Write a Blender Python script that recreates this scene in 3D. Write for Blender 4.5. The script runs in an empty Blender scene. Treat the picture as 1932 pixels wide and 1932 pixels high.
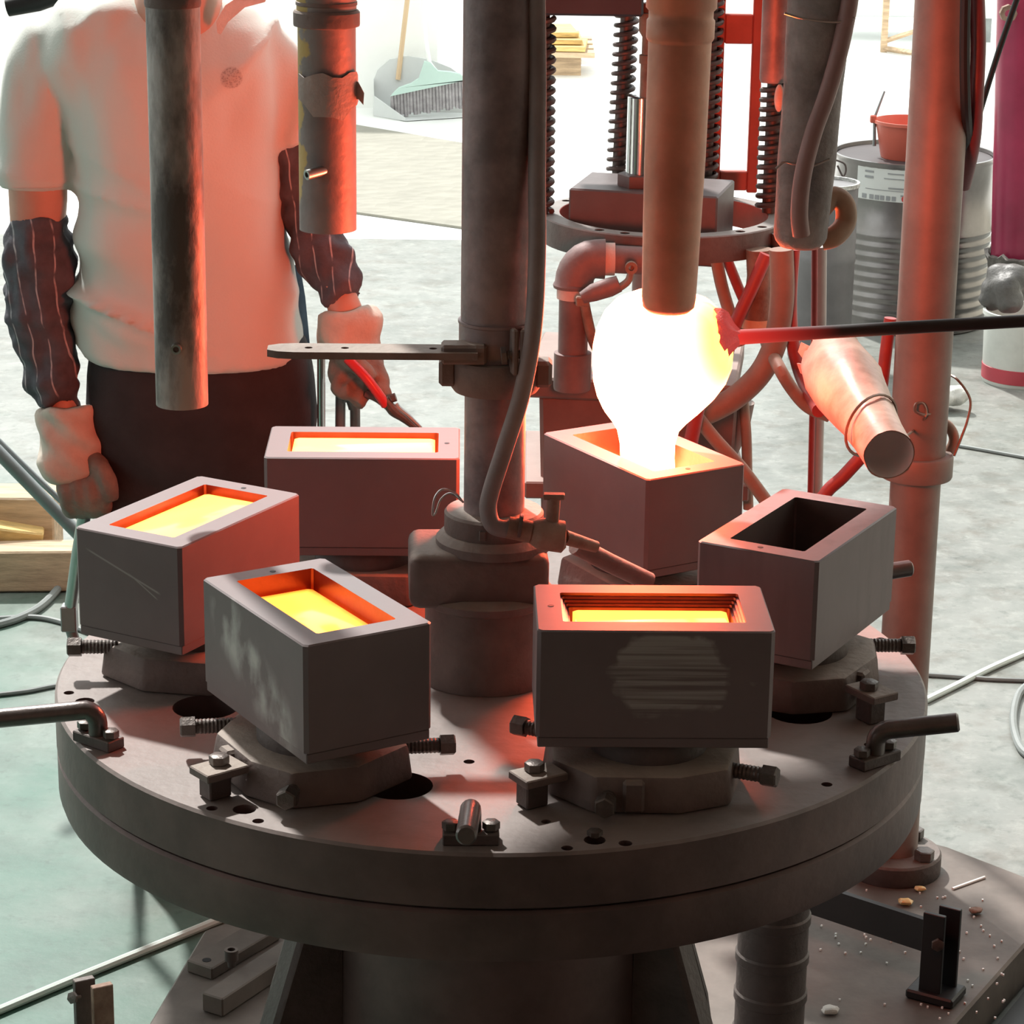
import bpy, bmesh, math, random
from mathutils import Vector, Matrix, Euler, noise
R = math.radians
random.seed(7)
scene = bpy.context.scene
col = scene.collection

# ---------------------------------------------------------------- camera
T = 0.86                                   # height of the rotary table's top
F_PX, PITCH, ROLL = 5002.5, 0.3006, 0.0139
CAM = Vector((0.0, -2.8795, T + 1.0887))
_r0 = Vector((1, 0, 0)); _u0 = Vector((0, math.sin(PITCH), math.cos(PITCH))); FWD = Vector((0, math.cos(PITCH), -math.sin(PITCH)))
RGT = _r0 * math.cos(ROLL) + _u0 * math.sin(ROLL)
UPV = _u0 * math.cos(ROLL) - _r0 * math.sin(ROLL)
cam_d = bpy.data.cameras.new('camera'); cam = bpy.data.objects.new('camera', cam_d); col.objects.link(cam)
M = Matrix((RGT, UPV, -FWD)).transposed().to_4x4(); M.translation = CAM
cam.matrix_world = M
cam_d.sensor_width = 36; cam_d.sensor_fit = 'HORIZONTAL'; cam_d.lens = F_PX / 1932 * 36
cam_d.clip_start = .05; cam_d.clip_end = 200
scene.camera = cam

# ---------------------------------------------------------------- light
world = bpy.data.worlds.new('overcast_sky'); scene.world = world; world.use_nodes = True
bgn = world.node_tree.nodes['Background']
bgn.inputs[0].default_value = (.95, 1.0, .985, 1); bgn.inputs[1].default_value = 1.5
sun_d = bpy.data.lights.new('sun', 'SUN'); sun = bpy.data.objects.new('sun', sun_d); col.objects.link(sun)
sun_d.energy = 4.8; sun_d.angle = R(2.5); sun_d.color = (1.0, .97, .92)
_sd = Vector((-.42 * .64, .907 * .64, .77)).normalized()      # from behind, a little from the left, high
sun.rotation_euler = _sd.to_track_quat('Z', 'Y').to_euler(); sun.location = (-3, 6, 8)
vs = scene.view_settings
vs.view_transform = 'Standard'; vs.look = 'None'; vs.gamma = 1; vs.use_curve_mapping = False
vs.exposure = 0.28

# ---------------------------------------------------------------- helpers
def ray(px, py):
    return (FWD + RGT * ((px - 966) / F_PX) - UPV * ((py - 966) / F_PX))
def W(px, py, Y):                          # the point at depth Y behind a measured spot
    d = ray(px, py); return CAM + d * ((Y - CAM.y) / d.y)
def G(px, py, z=0.0):                      # the point at height z
    d = ray(px, py); return CAM + d * ((z - CAM.z) / d.z)
def PXM(Y): return F_PX / ((Y - CAM.y) * 1.0)    # pixels for one metre at depth Y, about
def V(*a): return Vector(a)

def spline(pts, n=6):
    P = [Vector(p) for p in pts]; out = []
    for i in range(len(P) - 1):
        a, b, c, d = P[max(i - 1, 0)], P[i], P[i + 1], P[min(i + 2, len(P) - 1)]
        for k in range(n):
            t = k / n
            out.append(.5 * ((2 * b) + (c - a) * t + (2 * a - 5 * b + 4 * c - d) * t * t + (3 * b - a - 3 * c + d) * t ** 3))
    out.append(P[-1]); return out
def lerpl(vals, n):                        # the same subdivision for radii
    out = []
    for i in range(len(vals) - 1):
        for k in range(n): out.append(vals[i] + (vals[i + 1] - vals[i]) * k / n)
    out.append(vals[-1]); return out

class MB:
    def __init__(s): s.v = []; s.f = []; s.m = []; s.mi = 0
    def add(s, vs_, fs_):
        o = len(s.v); s.v += [Vector(v) for v in vs_]
        s.f += [tuple(i + o for i in f) for f in fs_]; s.m += [s.mi] * len(fs_); return s
    def box(s, c, size, rot=None):
        c = Vector(c); hx, hy, hz = size[0] / 2, size[1] / 2, size[2] / 2
        q = [Vector((x, y, z)) for z in (-hz, hz) for y in (-hy, hy) for x in (-hx, hx)]
        if rot is not None:
            if not isinstance(rot, Matrix): rot = Matrix.Rotation(rot, 3, 'Z')
            q = [rot @ p for p in q]
        return s.add([c + p for p in q], [(0, 2, 3, 1), (4, 5, 7, 6), (0, 1, 5, 4), (2, 6, 7, 3), (0, 4, 6, 2), (1, 3, 7, 5)])
    def loft(s, rings, cap=True, closed=False):
        n = len(rings[0]); vs_ = [p for r in rings for p in r]; fs = []
        k = len(rings)
        for i in range(k if closed else k - 1):
            a, b = i * n, ((i + 1) % k) * n
            for j in range(n):
                j2 = (j + 1) % n; fs.append((a + j, a + j2, b + j2, b + j))
        if cap and not closed:
            fs.append(tuple(reversed(range(n)))); fs.append(tuple(range((k - 1) * n, k * n)))
        return s.add(vs_, fs)
    def tube(s, pts, r, seg=10, cap=True, flat=None, closed=False):
        P = [Vector(p) for p in pts]; n = len(P)
        rr = r if isinstance(r, (list, tuple)) else [r] * n
        def tang(i):
            if closed: return (P[(i + 1) % n] - P[i - 1]).normalized()
            return (P[min(i + 1, n - 1)] - P[max(i - 1, 0)]).normalized()
        t = tang(0); a = Vector((0, 0, 1)) if abs(t.z) < .9 else Vector((1, 0, 0))
        u = (a - t * a.dot(t)).normalized(); rings = []
        for i in range(n):
            t = tang(i); u = (u - t * u.dot(t)).normalized(); w = t.cross(u)
            rings.append([P[i] + (u * math.cos(2 * math.pi * j / seg) * (flat or 1) + w * math.sin(2 * math.pi * j / seg)) * rr[i] for j in range(seg)])
        return s.loft(rings, cap, closed)
    def cyl(s, p0, p1, r0, r1=None, seg=24): return s.tube([p0, p1], [r0, r0 if r1 is None else r1], seg)
    def lathe(s, prof, c, seg=40, axis=None, cap=True):
        c = Vector(c); rot = Matrix.Identity(3) if axis is None else Vector(axis).to_track_quat('Z', 'Y').to_matrix()
        rings = [[c + rot @ Vector((r * math.cos(2 * math.pi * j / seg), r * math.sin(2 * math.pi * j / seg), z)) for j in range(seg)] for r, z in prof]
        return s.loft(rings, cap)
    def ring_lathe(s, prof, c, seg=48):     # closed profile, a body with a hole
        c = Vector(c)
        rings = [[c + Vector((r * math.cos(2 * math.pi * j / seg), r * math.sin(2 * math.pi * j / seg), z)) for j in range(seg)] for r, z in prof]
        return s.loft(rings, False, True)
    def prism(s, poly, z0, z1, xf=None, top=1.0):
        n = len(poly); xf = xf or (lambda p: p)
        return s.loft([[xf(Vector((x, y, z0))) for x, y in poly], [xf(Vector((x * top, y * top, z1))) for x, y in poly]])
    def ell(s, c, r, seg=16, rot=None):
        rings = []; c = Vector(c); rot = rot or Matrix.Identity(3)
        for i in range(1, seg // 2 + 4):
            a = math.pi * i / (seg // 2 + 4) - math.pi / 2
            rings.append([c + rot @ Vector((r[0] * math.cos(a) * math.cos(2 * math.pi * j / seg), r[1] * math.cos(a) * math.sin(2 * math.pi * j / seg), r[2] * math.sin(a))) for j in range(seg)])
        return s.loft(rings)
    def hexbolt(s, p0, p1, r, hr=None, hl=None):   # threaded shank from p0, hexagonal head at p1
        p0, p1 = Vector(p0), Vector(p1); d = (p1 - p0).normalized(); hr = hr or r * 1.7; hl = hl or r * 1.6
        n = max(3, int((p1 - p0).length / (r * .45))); pts = [p0.lerp(p1, i / (2 * n)) for i in range(2 * n + 1)]
        s.tube(pts, [r * (1 if i % 2 else .9) for i in range(2 * n + 1)], 10)
        return s.tube([p1, p1 + d * hl * .9, p1 + d * hl], [hr, hr, hr * .85], 6)
    def xf(s, fn): s.v = [fn(p) for p in s.v]; return s
    def build(s, name, mats, parent=None, bevel=0, smooth=35, local=False, at=None, segs=1):
        o0 = Vector((0, 0, 0)) if local else (worldloc(parent) if parent else (Vector(at) if at is not None else Vector((0, 0, 0))))
        me = bpy.data.meshes.new(name); me.from_pydata([p - o0 for p in s.v], [], s.f)
        if not isinstance(mats, (list, tuple)): mats = [mats]
        for m_ in mats: me.materials.append(m_)
        me.polygons.foreach_set('material_index', s.m)
        bm = bmesh.new(); bm.from_mesh(me)
        bmesh.ops.recalc_face_normals(bm, faces=bm.faces)
        if bevel:
            ed = [e for e in bm.edges if len(e.link_faces) == 2 and e.calc_face_angle(0) > R(32)]
            bmesh.ops.bevel(bm, geom=ed, offset=bevel, segments=segs, affect='EDGES', profile=.5, clamp_overlap=True)
        bm.to_mesh(me); bm.free()
        me.polygons.foreach_set('use_smooth', [True] * len(me.polygons)); me.set_sharp_from_angle(angle=R(smooth))
        o = bpy.data.objects.new(name, me); col.objects.link(o)
        if parent is not None: o.parent = parent
        elif not local: o.location = o0
        return o

def worldloc(o):
    p = Vector((0, 0, 0))
    while o is not None: p += o.location; o = o.parent
    return p
def tag(o, label=None, cat=None, group=None, kind=None):
    if label: o['label'] = label
    if cat: o['category'] = cat
    if group: o['group'] = group
    if kind: o['kind'] = kind
    return o
def thing(name, loc, label, cat, group=None, rz=0):
    o = bpy.data.objects.new(name, None); col.objects.link(o); o.location = loc; o.rotation_euler = (0, 0, rz)
    o.empty_display_size = .05
    return tag(o, label, cat, group)
def fuse(mb, name, mat_, parent=None, voxel=.01, it=4, fn=None, at=None):    # one continuous skin over overlapping lofts
    o = mb.build(name, mat_, parent, at=at)
    md = o.modifiers.new('r', 'REMESH'); md.mode = 'VOXEL'; md.voxel_size = voxel
    if it: sm = o.modifiers.new('s', 'SMOOTH'); sm.iterations = it; sm.factor = .5
    dg = bpy.context.evaluated_depsgraph_get(); ev = o.evaluated_get(dg)
    me = bpy.data.meshes.new_from_object(ev); old = o.data
    o.modifiers.clear(); o.data = me; bpy.data.meshes.remove(old); me.name = name
    if not me.materials: me.materials.append(mat_)
    if fn:
        o0 = worldloc(o); nr = [v.normal.copy() for v in me.vertices]
        for v, n in zip(me.vertices, nr): v.co = v.co + fn(v.co + o0, n)
    me.polygons.foreach_set('use_smooth', [True] * len(me.polygons)); me.update()
    return o
def cut(o, cutters):                        # real holes through a body
    mb = MB()
    for p0, p1, r, sg in cutters: mb.cyl(p0, p1, r, seg=sg)
    c = mb.build('hole_cutter', [m for m in o.data.materials], None)
    md = o.modifiers.new('b', 'BOOLEAN'); md.operation = 'DIFFERENCE'; md.object = c; md.solver = 'EXACT'
    bpy.context.view_layer.update()
    dg = bpy.context.evaluated_depsgraph_get(); me = bpy.data.meshes.new_from_object(o.evaluated_get(dg)); old = o.data
    o.modifiers.clear(); o.data = me; bpy.data.meshes.remove(old); cm = c.data; bpy.data.objects.remove(c); bpy.data.meshes.remove(cm)
    me.polygons.foreach_set('use_smooth', [True] * len(me.polygons)); me.set_sharp_from_angle(angle=R(30))

# ---------------------------------------------------------------- materials
def nodes(m): m.use_nodes = True; return m.node_tree.nodes, m.node_tree.links, m.node_tree.nodes['Principled BSDF']
def sc(c, k): return tuple(max(0, min(1, x * k)) for x in c[:3]) + (1,)
def mat(name, c, rough=.6, metal=0., var=.25, scale=9., bump=.15, c2=None, dust=None, spec=.5, stretch=None, bscale=None, sheen=0, thr=(.3, .7)):
    m = bpy.data.materials.new(name); N, L, b = nodes(m)
    tc = N.new('ShaderNodeTexCoord'); vec = tc.outputs['Object']
    if stretch:
        mp = N.new('ShaderNodeMapping'); mp.inputs['Scale'].default_value = stretch; L.new(vec, mp.inputs[0]); vec = mp.outputs[0]
    nz = N.new('ShaderNodeTexNoise'); nz.inputs['Scale'].default_value = scale; nz.inputs['Detail'].default_value = 7; nz.inputs['Roughness'].default_value = .62
    L.new(vec, nz.inputs['Vector'])
    rp = N.new('ShaderNodeValToRGB'); rp.color_ramp.elements[0].position = thr[0]; rp.color_ramp.elements[1].position = thr[1]
    rp.color_ramp.elements[0].color = sc(c, 1 - var); rp.color_ramp.elements[1].color = (tuple(c2) + (1,)) if c2 else sc(c, 1 + var)
    L.new(nz.outputs[0], rp.inputs[0]); out = rp.outputs[0]
    if dust:                                # dust that settled on upward faces
        g = N.new('ShaderNodeNewGeometry'); sp = N.new('ShaderNodeSeparateXYZ'); L.new(g.outputs['Normal'], sp.inputs[0])
        mr = N.new('ShaderNodeMapRange'); mr.inputs[1].default_value = .45; mr.inputs[2].default_value = .95; L.new(sp.outputs[2], mr.inputs[0])
        mu = N.new('ShaderNodeMath'); mu.operation = 'MULTIPLY'; L.new(mr.outputs[0], mu.inputs[0])
        r2 = N.new('ShaderNodeMapRange'); r2.inputs[1].default_value = .25; r2.inputs[2].default_value = .6; r2.inputs[3].default_value = .45; L.new(nz.outputs[0], r2.inputs[0]); L.new(r2.outputs[0], mu.inputs[1])
        mx = N.new('ShaderNodeMixRGB'); L.new(mu.outputs[0], mx.inputs[0]); L.new(out, mx.inputs[1]); mx.inputs[2].default_value = tuple(dust) + (1,)
        out = mx.outputs[0]
        mm = N.new('ShaderNodeMath'); mm.operation = 'MULTIPLY_ADD'; L.new(mu.outputs[0], mm.inputs[0]); mm.inputs[1].default_value = -metal; mm.inputs[2].default_value = metal; L.new(mm.outputs[0], b.inputs['Metallic'])
    else: b.inputs['Metallic'].default_value = metal
    L.new(out, b.inputs['Base Color'])
    b.inputs['Roughness'].default_value = rough; b.inputs['Specular IOR Level'].default_value = spec
    if sheen: b.inputs['Sheen Weight'].default_value = sheen
    if bump:
        nb = N.new('ShaderNodeTexNoise'); nb.inputs['Scale'].default_value = bscale or scale * 8; nb.inputs['Detail'].default_value = 5; L.new(vec, nb.inputs['Vector'])
        bp = N.new('ShaderNodeBump'); bp.inputs['Strength'].default_value = bump; bp.inputs['Distance'].default_value = .004
        L.new(nb.outputs[0], bp.inputs['Height']); L.new(bp.outputs[0], b.inputs['Normal'])
    m['out'] = 0
    return m
def emis(name, c, strength, c2=None, s2=1., half=None, lo=.55, hi=1.):
    """hot glass: it is cooler and redder towards its rim (half = half size), c2/s2 at the rim"""
    m = bpy.data.materials.new(name); N, L, b = nodes(m)
    b.inputs['Base Color'].default_value = (.35, .1, .03, 1); b.inputs['Roughness'].default_value = .12
    if half is None:
        b.inputs['Emission Color'].default_value = tuple(c) + (1,); b.inputs['Emission Strength'].default_value = strength; return m
    tc = N.new('ShaderNodeTexCoord'); sp = N.new('ShaderNodeSeparateXYZ'); L.new(tc.outputs['Object'], sp.inputs[0])
    q = []
    for i in range(2):
        a = N.new('ShaderNodeMath'); a.operation = 'ABSOLUTE'; L.new(sp.outputs[i], a.inputs[0])
        s_ = N.new('ShaderNodeMath'); s_.operation = 'SUBTRACT'; s_.inputs[0].default_value = half[i]; L.new(a.outputs[0], s_.inputs[1]); q.append(s_)
    mn = N.new('ShaderNodeMath'); mn.operation = 'MINIMUM'; L.new(q[0].outputs[0], mn.inputs[0]); L.new(q[1].outputs[0], mn.inputs[1])
    nz = N.new('ShaderNodeTexNoise'); nz.inputs['Scale'].default_value = 40; L.new(tc.outputs['Object'], nz.inputs['Vector'])
    ad = N.new('ShaderNodeMath'); ad.operation = 'MULTIPLY_ADD'; L.new(nz.outputs[0], ad.inputs[0]); ad.inputs[1].default_value = .006; L.new(mn.outputs[0], ad.inputs[2])
    mr = N.new('ShaderNodeMapRange'); mr.interpolation_type = 'SMOOTHSTEP'; L.new(ad.outputs[0], mr.inputs[0]); mr.inputs[1].default_value = lo; mr.inputs[2].default_value = hi
    mx = N.new('ShaderNodeMixRGB'); L.new(mr.outputs[0], mx.inputs[0])
    mx.inputs[1].default_value = tuple(x * s2 / strength for x in c2) + (1,); mx.inputs[2].default_value = tuple(c) + (1,)
    L.new(mx.outputs[0], b.inputs['Emission Color']); b.inputs['Emission Strength'].default_value = strength
    return m

iron = mat('cast_iron', (.15, .115, .105), .68, .25, .3, 14, .35, dust=(.33, .275, .235))
iron_d = mat('dark_iron', (.085, .066, .062), .6, .3, .3, 16, .3, dust=(.15, .125, .11))
table_m = mat('dusty_table_steel', (.13, .10, .09), .55, .3, .4, 9, .2, dust=(.255, .215, .20))
rim_m = mat('oily_rim_steel', (.12, .078, .072), .5, .25, .35, 9, .15)
bolt_m = mat('bolt_steel', (.13, .11, .10), .42, .5, .3, 30, .25)
chrome = mat('chrome', (.75, .75, .76), .12, 1., .05, 5, 0)
steel = mat('bright_steel', (.55, .55, .55), .3, .9, .15, 12, .05)
post_m = mat('post_steel', (.19, .145, .145), .5, .25, .32, 12, .2, thr=(.4, .62))
tube_m = mat('weathered_tube', (.17, .155, .145), .55, .3, .4, 11, .25, c2=(.27, .25, .235))
hose_g = mat('grey_rubber_hose', (.19, .155, .15), .6, 0, .2, 20, .1)
hose_r = mat('red_rubber_hose', (.36, .045, .04), .45, 0, .25, 12, .08)
red_paint_glow = mat('red_frame_paint_bore_glow', (.45, .07, .045), .5, .1, .3, 8, .15)
rust = mat('rusty_pipe', (.22, .11, .075), .75, .1, .4, 18, .3, c2=(.35, .24, .18))
white_p = mat('white_plastic', (.8, .81, .79), .4, 0, .05, 5, .02)
black_p = mat('black_steel', (.012, .012, .013), .5, .2, .3, 9, .1)
grey_pipe = mat('grey_pipe', (.26, .28, .285), .38, .4, .2, 9, .08)
wood = mat('pallet_wood', (.52, .38, .25), .8, 0, .35, 6, .3, stretch=(1, 8, 8))
wood_y = mat('yellow_stained_wood', (.62, .42, .16), .8, 0, .4, 7, .3, stretch=(1, 6, 6))
# ---------------------------------------------------------------- the setting
def floor_mat():
    m = bpy.data.materials.new('worn_concrete'); N, L, b = nodes(m)
    tc = N.new('ShaderNodeTexCoord')
    def nz(s, d=6, rg=.6):
        n = N.new('ShaderNodeTexNoise'); n.inputs['Scale'].default_value = s; n.inputs['Detail'].default_value = d; n.inputs['Roughness'].default_value = rg
        L.new(tc.outputs['Object'], n.inputs['Vector']); return n.outputs[0]
    def rng(o, a, c_):
        r_ = N.new('ShaderNodeMapRange'); r_.inputs[1].default_value = a; r_.inputs[2].default_value = c_; L.new(o, r_.inputs[0]); return r_.outputs[0]
    def mix(f, a, c_):
        x = N.new('ShaderNodeMixRGB'); L.new(f, x.inputs[0])
        for i, q in ((1, a), (2, c_)):
            if isinstance(q, tuple): x.inputs[i].default_value = q + (1,)
            else: L.new(q, x.inputs[i])
        return x.outputs[0]
    base = mix(rng(nz(1.6), .3, .7), (.18, .187, .173), (.245, .256, .238))
    base = mix(rng(nz(9), .5, .72), base, (.15, .143, .122)); base = mix(rng(nz(22, 8, .7), .5, .8), base, (.32, .33, .305))
    # remains of green floor paint on the left side of the machine
    sp = N.new('ShaderNodeSeparateXYZ'); L.new(tc.outputs['Object'], sp.inputs[0])
    ax = N.new('ShaderNodeMath'); ax.operation = 'MULTIPLY_ADD'; L.new(sp.outputs[0], ax.inputs[0]); ax.inputs[1].default_value = -1.0; ax.inputs[2].default_value = -.05
    ay = N.new('ShaderNodeMath'); ay.operation = 'MULTIPLY_ADD'; L.new(sp.outputs[1], ay.inputs[0]); ay.inputs[1].default_value = -.42; L.new(ax.outputs[0], ay.inputs[2])
    an = N.new('ShaderNodeMath'); an.operation = 'MULTIPLY_ADD'; L.new(nz(5, 5, .55), an.inputs[0]); an.inputs[1].default_value = .9; L.new(ay.outputs[0], an.inputs[2])
    base = mix(rng(an.outputs[0], .05, .75), base, (.05, .13, .095))
    dk = N.new('ShaderNodeMixRGB'); dk.blend_type = 'MULTIPLY'; L.new(rng(nz(7, 8, .68), .46, .70), dk.inputs[0]); L.new(base, dk.inputs[1]); dk.inputs[2].default_value = (.62, .66, .64, 1); base = dk.outputs[0]
    dk = N.new('ShaderNodeMixRGB'); dk.blend_type = 'MULTIPLY'; L.new(rng(nz(26, 6, .65), .56, .72), dk.inputs[0]); L.new(base, dk.inputs[1]); dk.inputs[2].default_value = (.60, .64, .62, 1); base = dk.outputs[0]
    base = mix(rng(nz(45, 3), .70, .78), base, (.10, .11, .10))
    L.new(base, b.inputs['Base Color']); b.inputs['Roughness'].default_value = .42; b.inputs['Specular IOR Level'].default_value = .5
    bp = N.new('ShaderNodeBump'); bp.inputs['Strength'].default_value = .12; bp.inputs['Distance'].default_value = .004; L.new(nz(30), bp.inputs['Height']); L.new(bp.outputs[0], b.inputs['Normal'])
    return m
def struct(name, mb, m, **k): return tag(mb.build(name, m, **k), kind='structure')
struct('floor', MB().box((0, .4, -.05), (14, 12.8, .1)), floor_mat())
glare_floor = mat('glare_white_concrete', (.82, .83, .80), .45, 0, .05, 3, .05)  # far floor coloured near-white to stand for daylight glare
struct('floor_glare', MB().box((0, 15.4, -.05), (14, 17.2, .1)), glare_floor)
wallw = mat('white_wall_paint', (.90, .91, .88), .7, 0, .05, 2, .05)
wallc = mat('cream_wall_paint', (.74, .70, .60), .7, 0, .06, 2, .05)
ceil_m = mat('warm_bounce_ceiling', (.46, .33, .28), .8, 0, .1, 2, .05)
struct('ceiling', MB().box((0, -2.3, 3.85), (10.4, 7.4, .1)), ceil_m)  # unseen ceiling added to shape the daylight, toned for warm bounce
struct('wall_front', MB().box((0, -6.05, 1.9), (10.4, .1, 3.8)), mat('warm_bounce_wall', (.45, .23, .165), .8, 0, .15, 2, .05))  # unseen wall added; its red tone warms the bounce light
wl_ = MB()            # unseen left wall, its window opening added to light the machine's left
for c_, s_ in (((-5.1, -4.9, 1.9), (.1, 2.2, 3.8)), ((-5.1, 6.9, 1.9), (.1, 6.2, 3.8)), ((-5.1, 0, .55), (.1, 7.6, 1.1)), ((-5.1, 0, 3.35), (.1, 7.6, .9))): wl_.box(c_, s_)
struct('wall_left', wl_, wallw)
struct('wall_right', MB().box((5.1, 2.0, 1.9), (.1, 16, 3.8)), wallc)
struct('wall_back', MB().box((-2.74, 10.06, .55), (4.7, .12, 1.1)), wallw)
struct('wall_pillar', MB().box((-.06, 10.06, .55), (.36, .14, 1.1)), mat('raw_pillar', (.66, .67, .64), .8, 0, .12, 3, .1))
struct('wall_corner', MB().box((3.66, 9.66, .55), (2.7, .12, 1.1)), wallc)

# ---------------------------------------------------------------- rotary table
TX = -.0205
tb = thing('rotary_table', (TX, 0, 0), 'big round dusty steel rotary table carrying the six moulds', 'machine table')
plate = MB().lathe([(.494, T - .062), (.5, T - .058), (.5, T - .003), (.497, T)], (TX, 0, 0), 128).build('table_plate', [table_m, rim_m], tb)
for p in plate.data.polygons:
    if abs(p.normal.z) < .7: p.material_index = 1
holes = []
big = [(750, 1482), (1508, 1343), (388, 1334)]
for px, py in big: q = G(px, py, T); holes.append((V(q.x, q.y, T - .07), V(q.x, q.y, T + .02), .037, 28))
for px, py, r in [(130, 1307, .006), (160, 1323, .011), (400, 1525, .006), (461, 1527, .012), (487, 1549, .006), (885, 1437, .006), (1070, 1600, .006), (1180, 1591, .007), (1122, 1585, .011), (1030, 1550, .005), (1640, 1405, .006), (1662, 1206, .006), (1560, 1480, .006)]:
    q = G(px, py, T); holes.append((V(q.x, q.y, T - .03), V(q.x, q.y, T + .02), r, 14))
bpy.context.view_layer.update()
cut(plate, holes)
for p in plate.data.polygons: p.material_index = 0 if p.normal.z > .7 else 1
MB().lathe([(.36, T - .155), (.42, T - .15), (.497, T - .118), (.4995, T - .11), (.4995, T - .066), (.496, T - .0625)], (TX, 0, 0), 128).build('lower_ring', rim_m, tb)
MB().lathe([(.24, .08), (.24, .12), (.20, .14), (.195, T - .16), (.36, T - .155)], (TX, 0, 0), 64).build('pedestal', rim_m, tb)
gus = MB()
for a in (150, 30, 205, 335):
    rt = Matrix.Rotation(R(a), 3, 'Z')
    g_ = MB().prism([(.19, .1), (.36, .1), (.31, .38), (.21, T - .16), (.19, T - .16)], -.022, .022)
    g_.xf(lambda p: V(TX, 0, 0) + rt @ V(p.x, p.z, p.y)).build('gusset', iron_d, tb, bevel=.006)

# ---------------------------------------------------------------- six moulds, their supports and the glass in them
ML, MW, MH, PL = .2393, .1446, .1147, .012
CL, CW = .186, .090
Z0 = T + .1902 - MH - PL                        # underside of a mould's base plate
def mould_mat(name, kind=0):
    m = mat(name, (.165, .125, .125), .5, .3, .14, 5, .07)
    N, L, b = nodes(m); tc = [n for n in N if n.type == 'TEX_COORD'][0]; src = b.inputs['Base Color'].links[0].from_socket
    sp = N.new('ShaderNodeSeparateXYZ'); L.new(tc.outputs['Object'], sp.inputs[0]); X, Y, Z = sp.outputs
    def M1(op, a, c_=None, d=None):
        n = N.new('ShaderNodeMath'); n.operation = op
        for i, q in enumerate((a, c_, d)):
            if q is None: continue
            if isinstance(q, (int, float)): n.inputs[i].default_value = q
            else: L.new(q, n.inputs[i])
        return n.outputs[0]
    def rr(o, a, c_):
        r_ = N.new('ShaderNodeMapRange'); r_.inputs[1].default_value = a; r_.inputs[2].default_value = c_; L.new(o, r_.inputs[0]); return r_.outputs[0]
    def nz(s, st=(1, 1, 1)):
        mp = N.new('ShaderNodeMapping'); mp.inputs['Scale'].default_value = st; L.new(tc.outputs['Object'], mp.inputs[0])
        n = N.new('ShaderNodeTexNoise'); n.inputs['Scale'].default_value = s; n.inputs['Detail'].default_value = 6; L.new(mp.outputs[0], n.inputs['Vector']); return n.outputs[0]
    mask = None; colr = (.34, .31, .29)
    if kind == 1:      # brushed bright patch with horizontal streaks on the long face
        face = rr(M1('MULTIPLY', Y, -1.0), MW / 2 - .003, MW / 2 - .001)
        dx = M1('DIVIDE', M1('SUBTRACT', X, .02), .072); dz = M1('DIVIDE', M1('SUBTRACT', Z, .078), .045)
        d = M1('ADD', M1('MULTIPLY', dx, dx), M1('MULTIPLY', dz, dz)); d = M1('ADD', d, M1('MULTIPLY', M1('SUBTRACT', nz(22), .5), 3.2))
        low = rr(M1('SUBTRACT', Z, M1('MULTIPLY', X, .75)), -.02, -.005)
        mask = M1('MULTIPLY', M1('MULTIPLY', face, low), M1('MULTIPLY', rr(d, 1.05, .75), rr(nz(60, (.1, 1, 4)), .35, .6)))
    if kind == 2:      # scuffed whitish patch on the long face
        face = rr(M1('MULTIPLY', Y, -1.0), MW / 2 - .003, MW / 2 - .001)
        d = M1('ADD', M1('MULTIPLY', X, .55), Z)
        band = M1('MULTIPLY', rr(M1('ABSOLUTE', M1('SUBTRACT', d, .062)), .045, .02), rr(M1('ABSOLUTE', X), .105, .075))
        mask = M1('MULTIPLY', M1('MULTIPLY', face, band), rr(nz(26, (1.3, 1, .8)), .45, .66)); colr = (.44, .41, .39)
    if kind == 3:      # two thin scratches on the short face
        face = rr(X, ML / 2 - .003, ML / 2 - .001)
        l1 = rr(M1('ABSOLUTE', M1('SUBTRACT', Z, M1('MULTIPLY_ADD', Y, -.36, .084))), .0016, .0006)
        l2 = rr(M1('ABSOLUTE', M1('SUBTRACT', Z, M1('MULTIPLY_ADD', Y, -.62, .086))), .0012, .0005)
        rng_ = M1('MULTIPLY', rr(Y, .045, .04), rr(Y, -.058, -.048)); rng2 = M1('MULTIPLY', rr(Y, .041, .037), rr(Y, .0, .006))
        mask = M1('MULTIPLY', face, M1('MAXIMUM', M1('MULTIPLY', l1, rng_), M1('MULTIPLY', l2, rng2))); mask = M1('MULTIPLY', mask, .7)
    if kind == 4:      # faint vertical stains
        mask = M1('MULTIPLY', rr(nz(30, (1, 1, .15)), .52, .7), .35); colr = (.07, .055, .05)
    # all moulds: the ground top face is paler
    g = N.new('ShaderNodeNewGeometry'); s2 = N.new('ShaderNodeSeparateXYZ'); L.new(g.outputs['Normal'], s2.inputs[0])
    mx = N.new('ShaderNodeMixRGB'); L.new(rr(s2.outputs[2], .6, .9), mx.inputs[0]); L.new(src, mx.inputs[1]); mx.inputs[2].default_value = (.185, .158, .160, 1); out = mx.outputs[0]
    if mask is not None:
        m2 = N.new('ShaderNodeMixRGB'); L.new(mask, m2.inputs[0]); L.new(out, m2.inputs[1]); m2.inputs[2].default_value = colr + (1,); out = m2.outputs[0]
    L.new(out, b.inputs['Base Color'])
    return m
cav_glow = mat('glow_red_cavity_steel', (.24, .055, .045), .30, .7, .2, 20, .05)  # glow of the hot glass put into the wall colour as red
cav_d = mat('cold_cavity_steel', (.075, .06, .055), .6, .3, .2, 20, .05)
def rect(hx, hy, z, c=.004):
    return [V(-hx + c, -hy, z), V(hx - c, -hy, z), V(hx, -hy + c, z), V(hx, hy - c, z), V(hx - c, hy, z), V(-hx + c, hy, z), V(-hx, hy - c, z), V(-hx, -hy + c, z)]
A0, TH0, RM = -1.074, .0228, .3472
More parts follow.
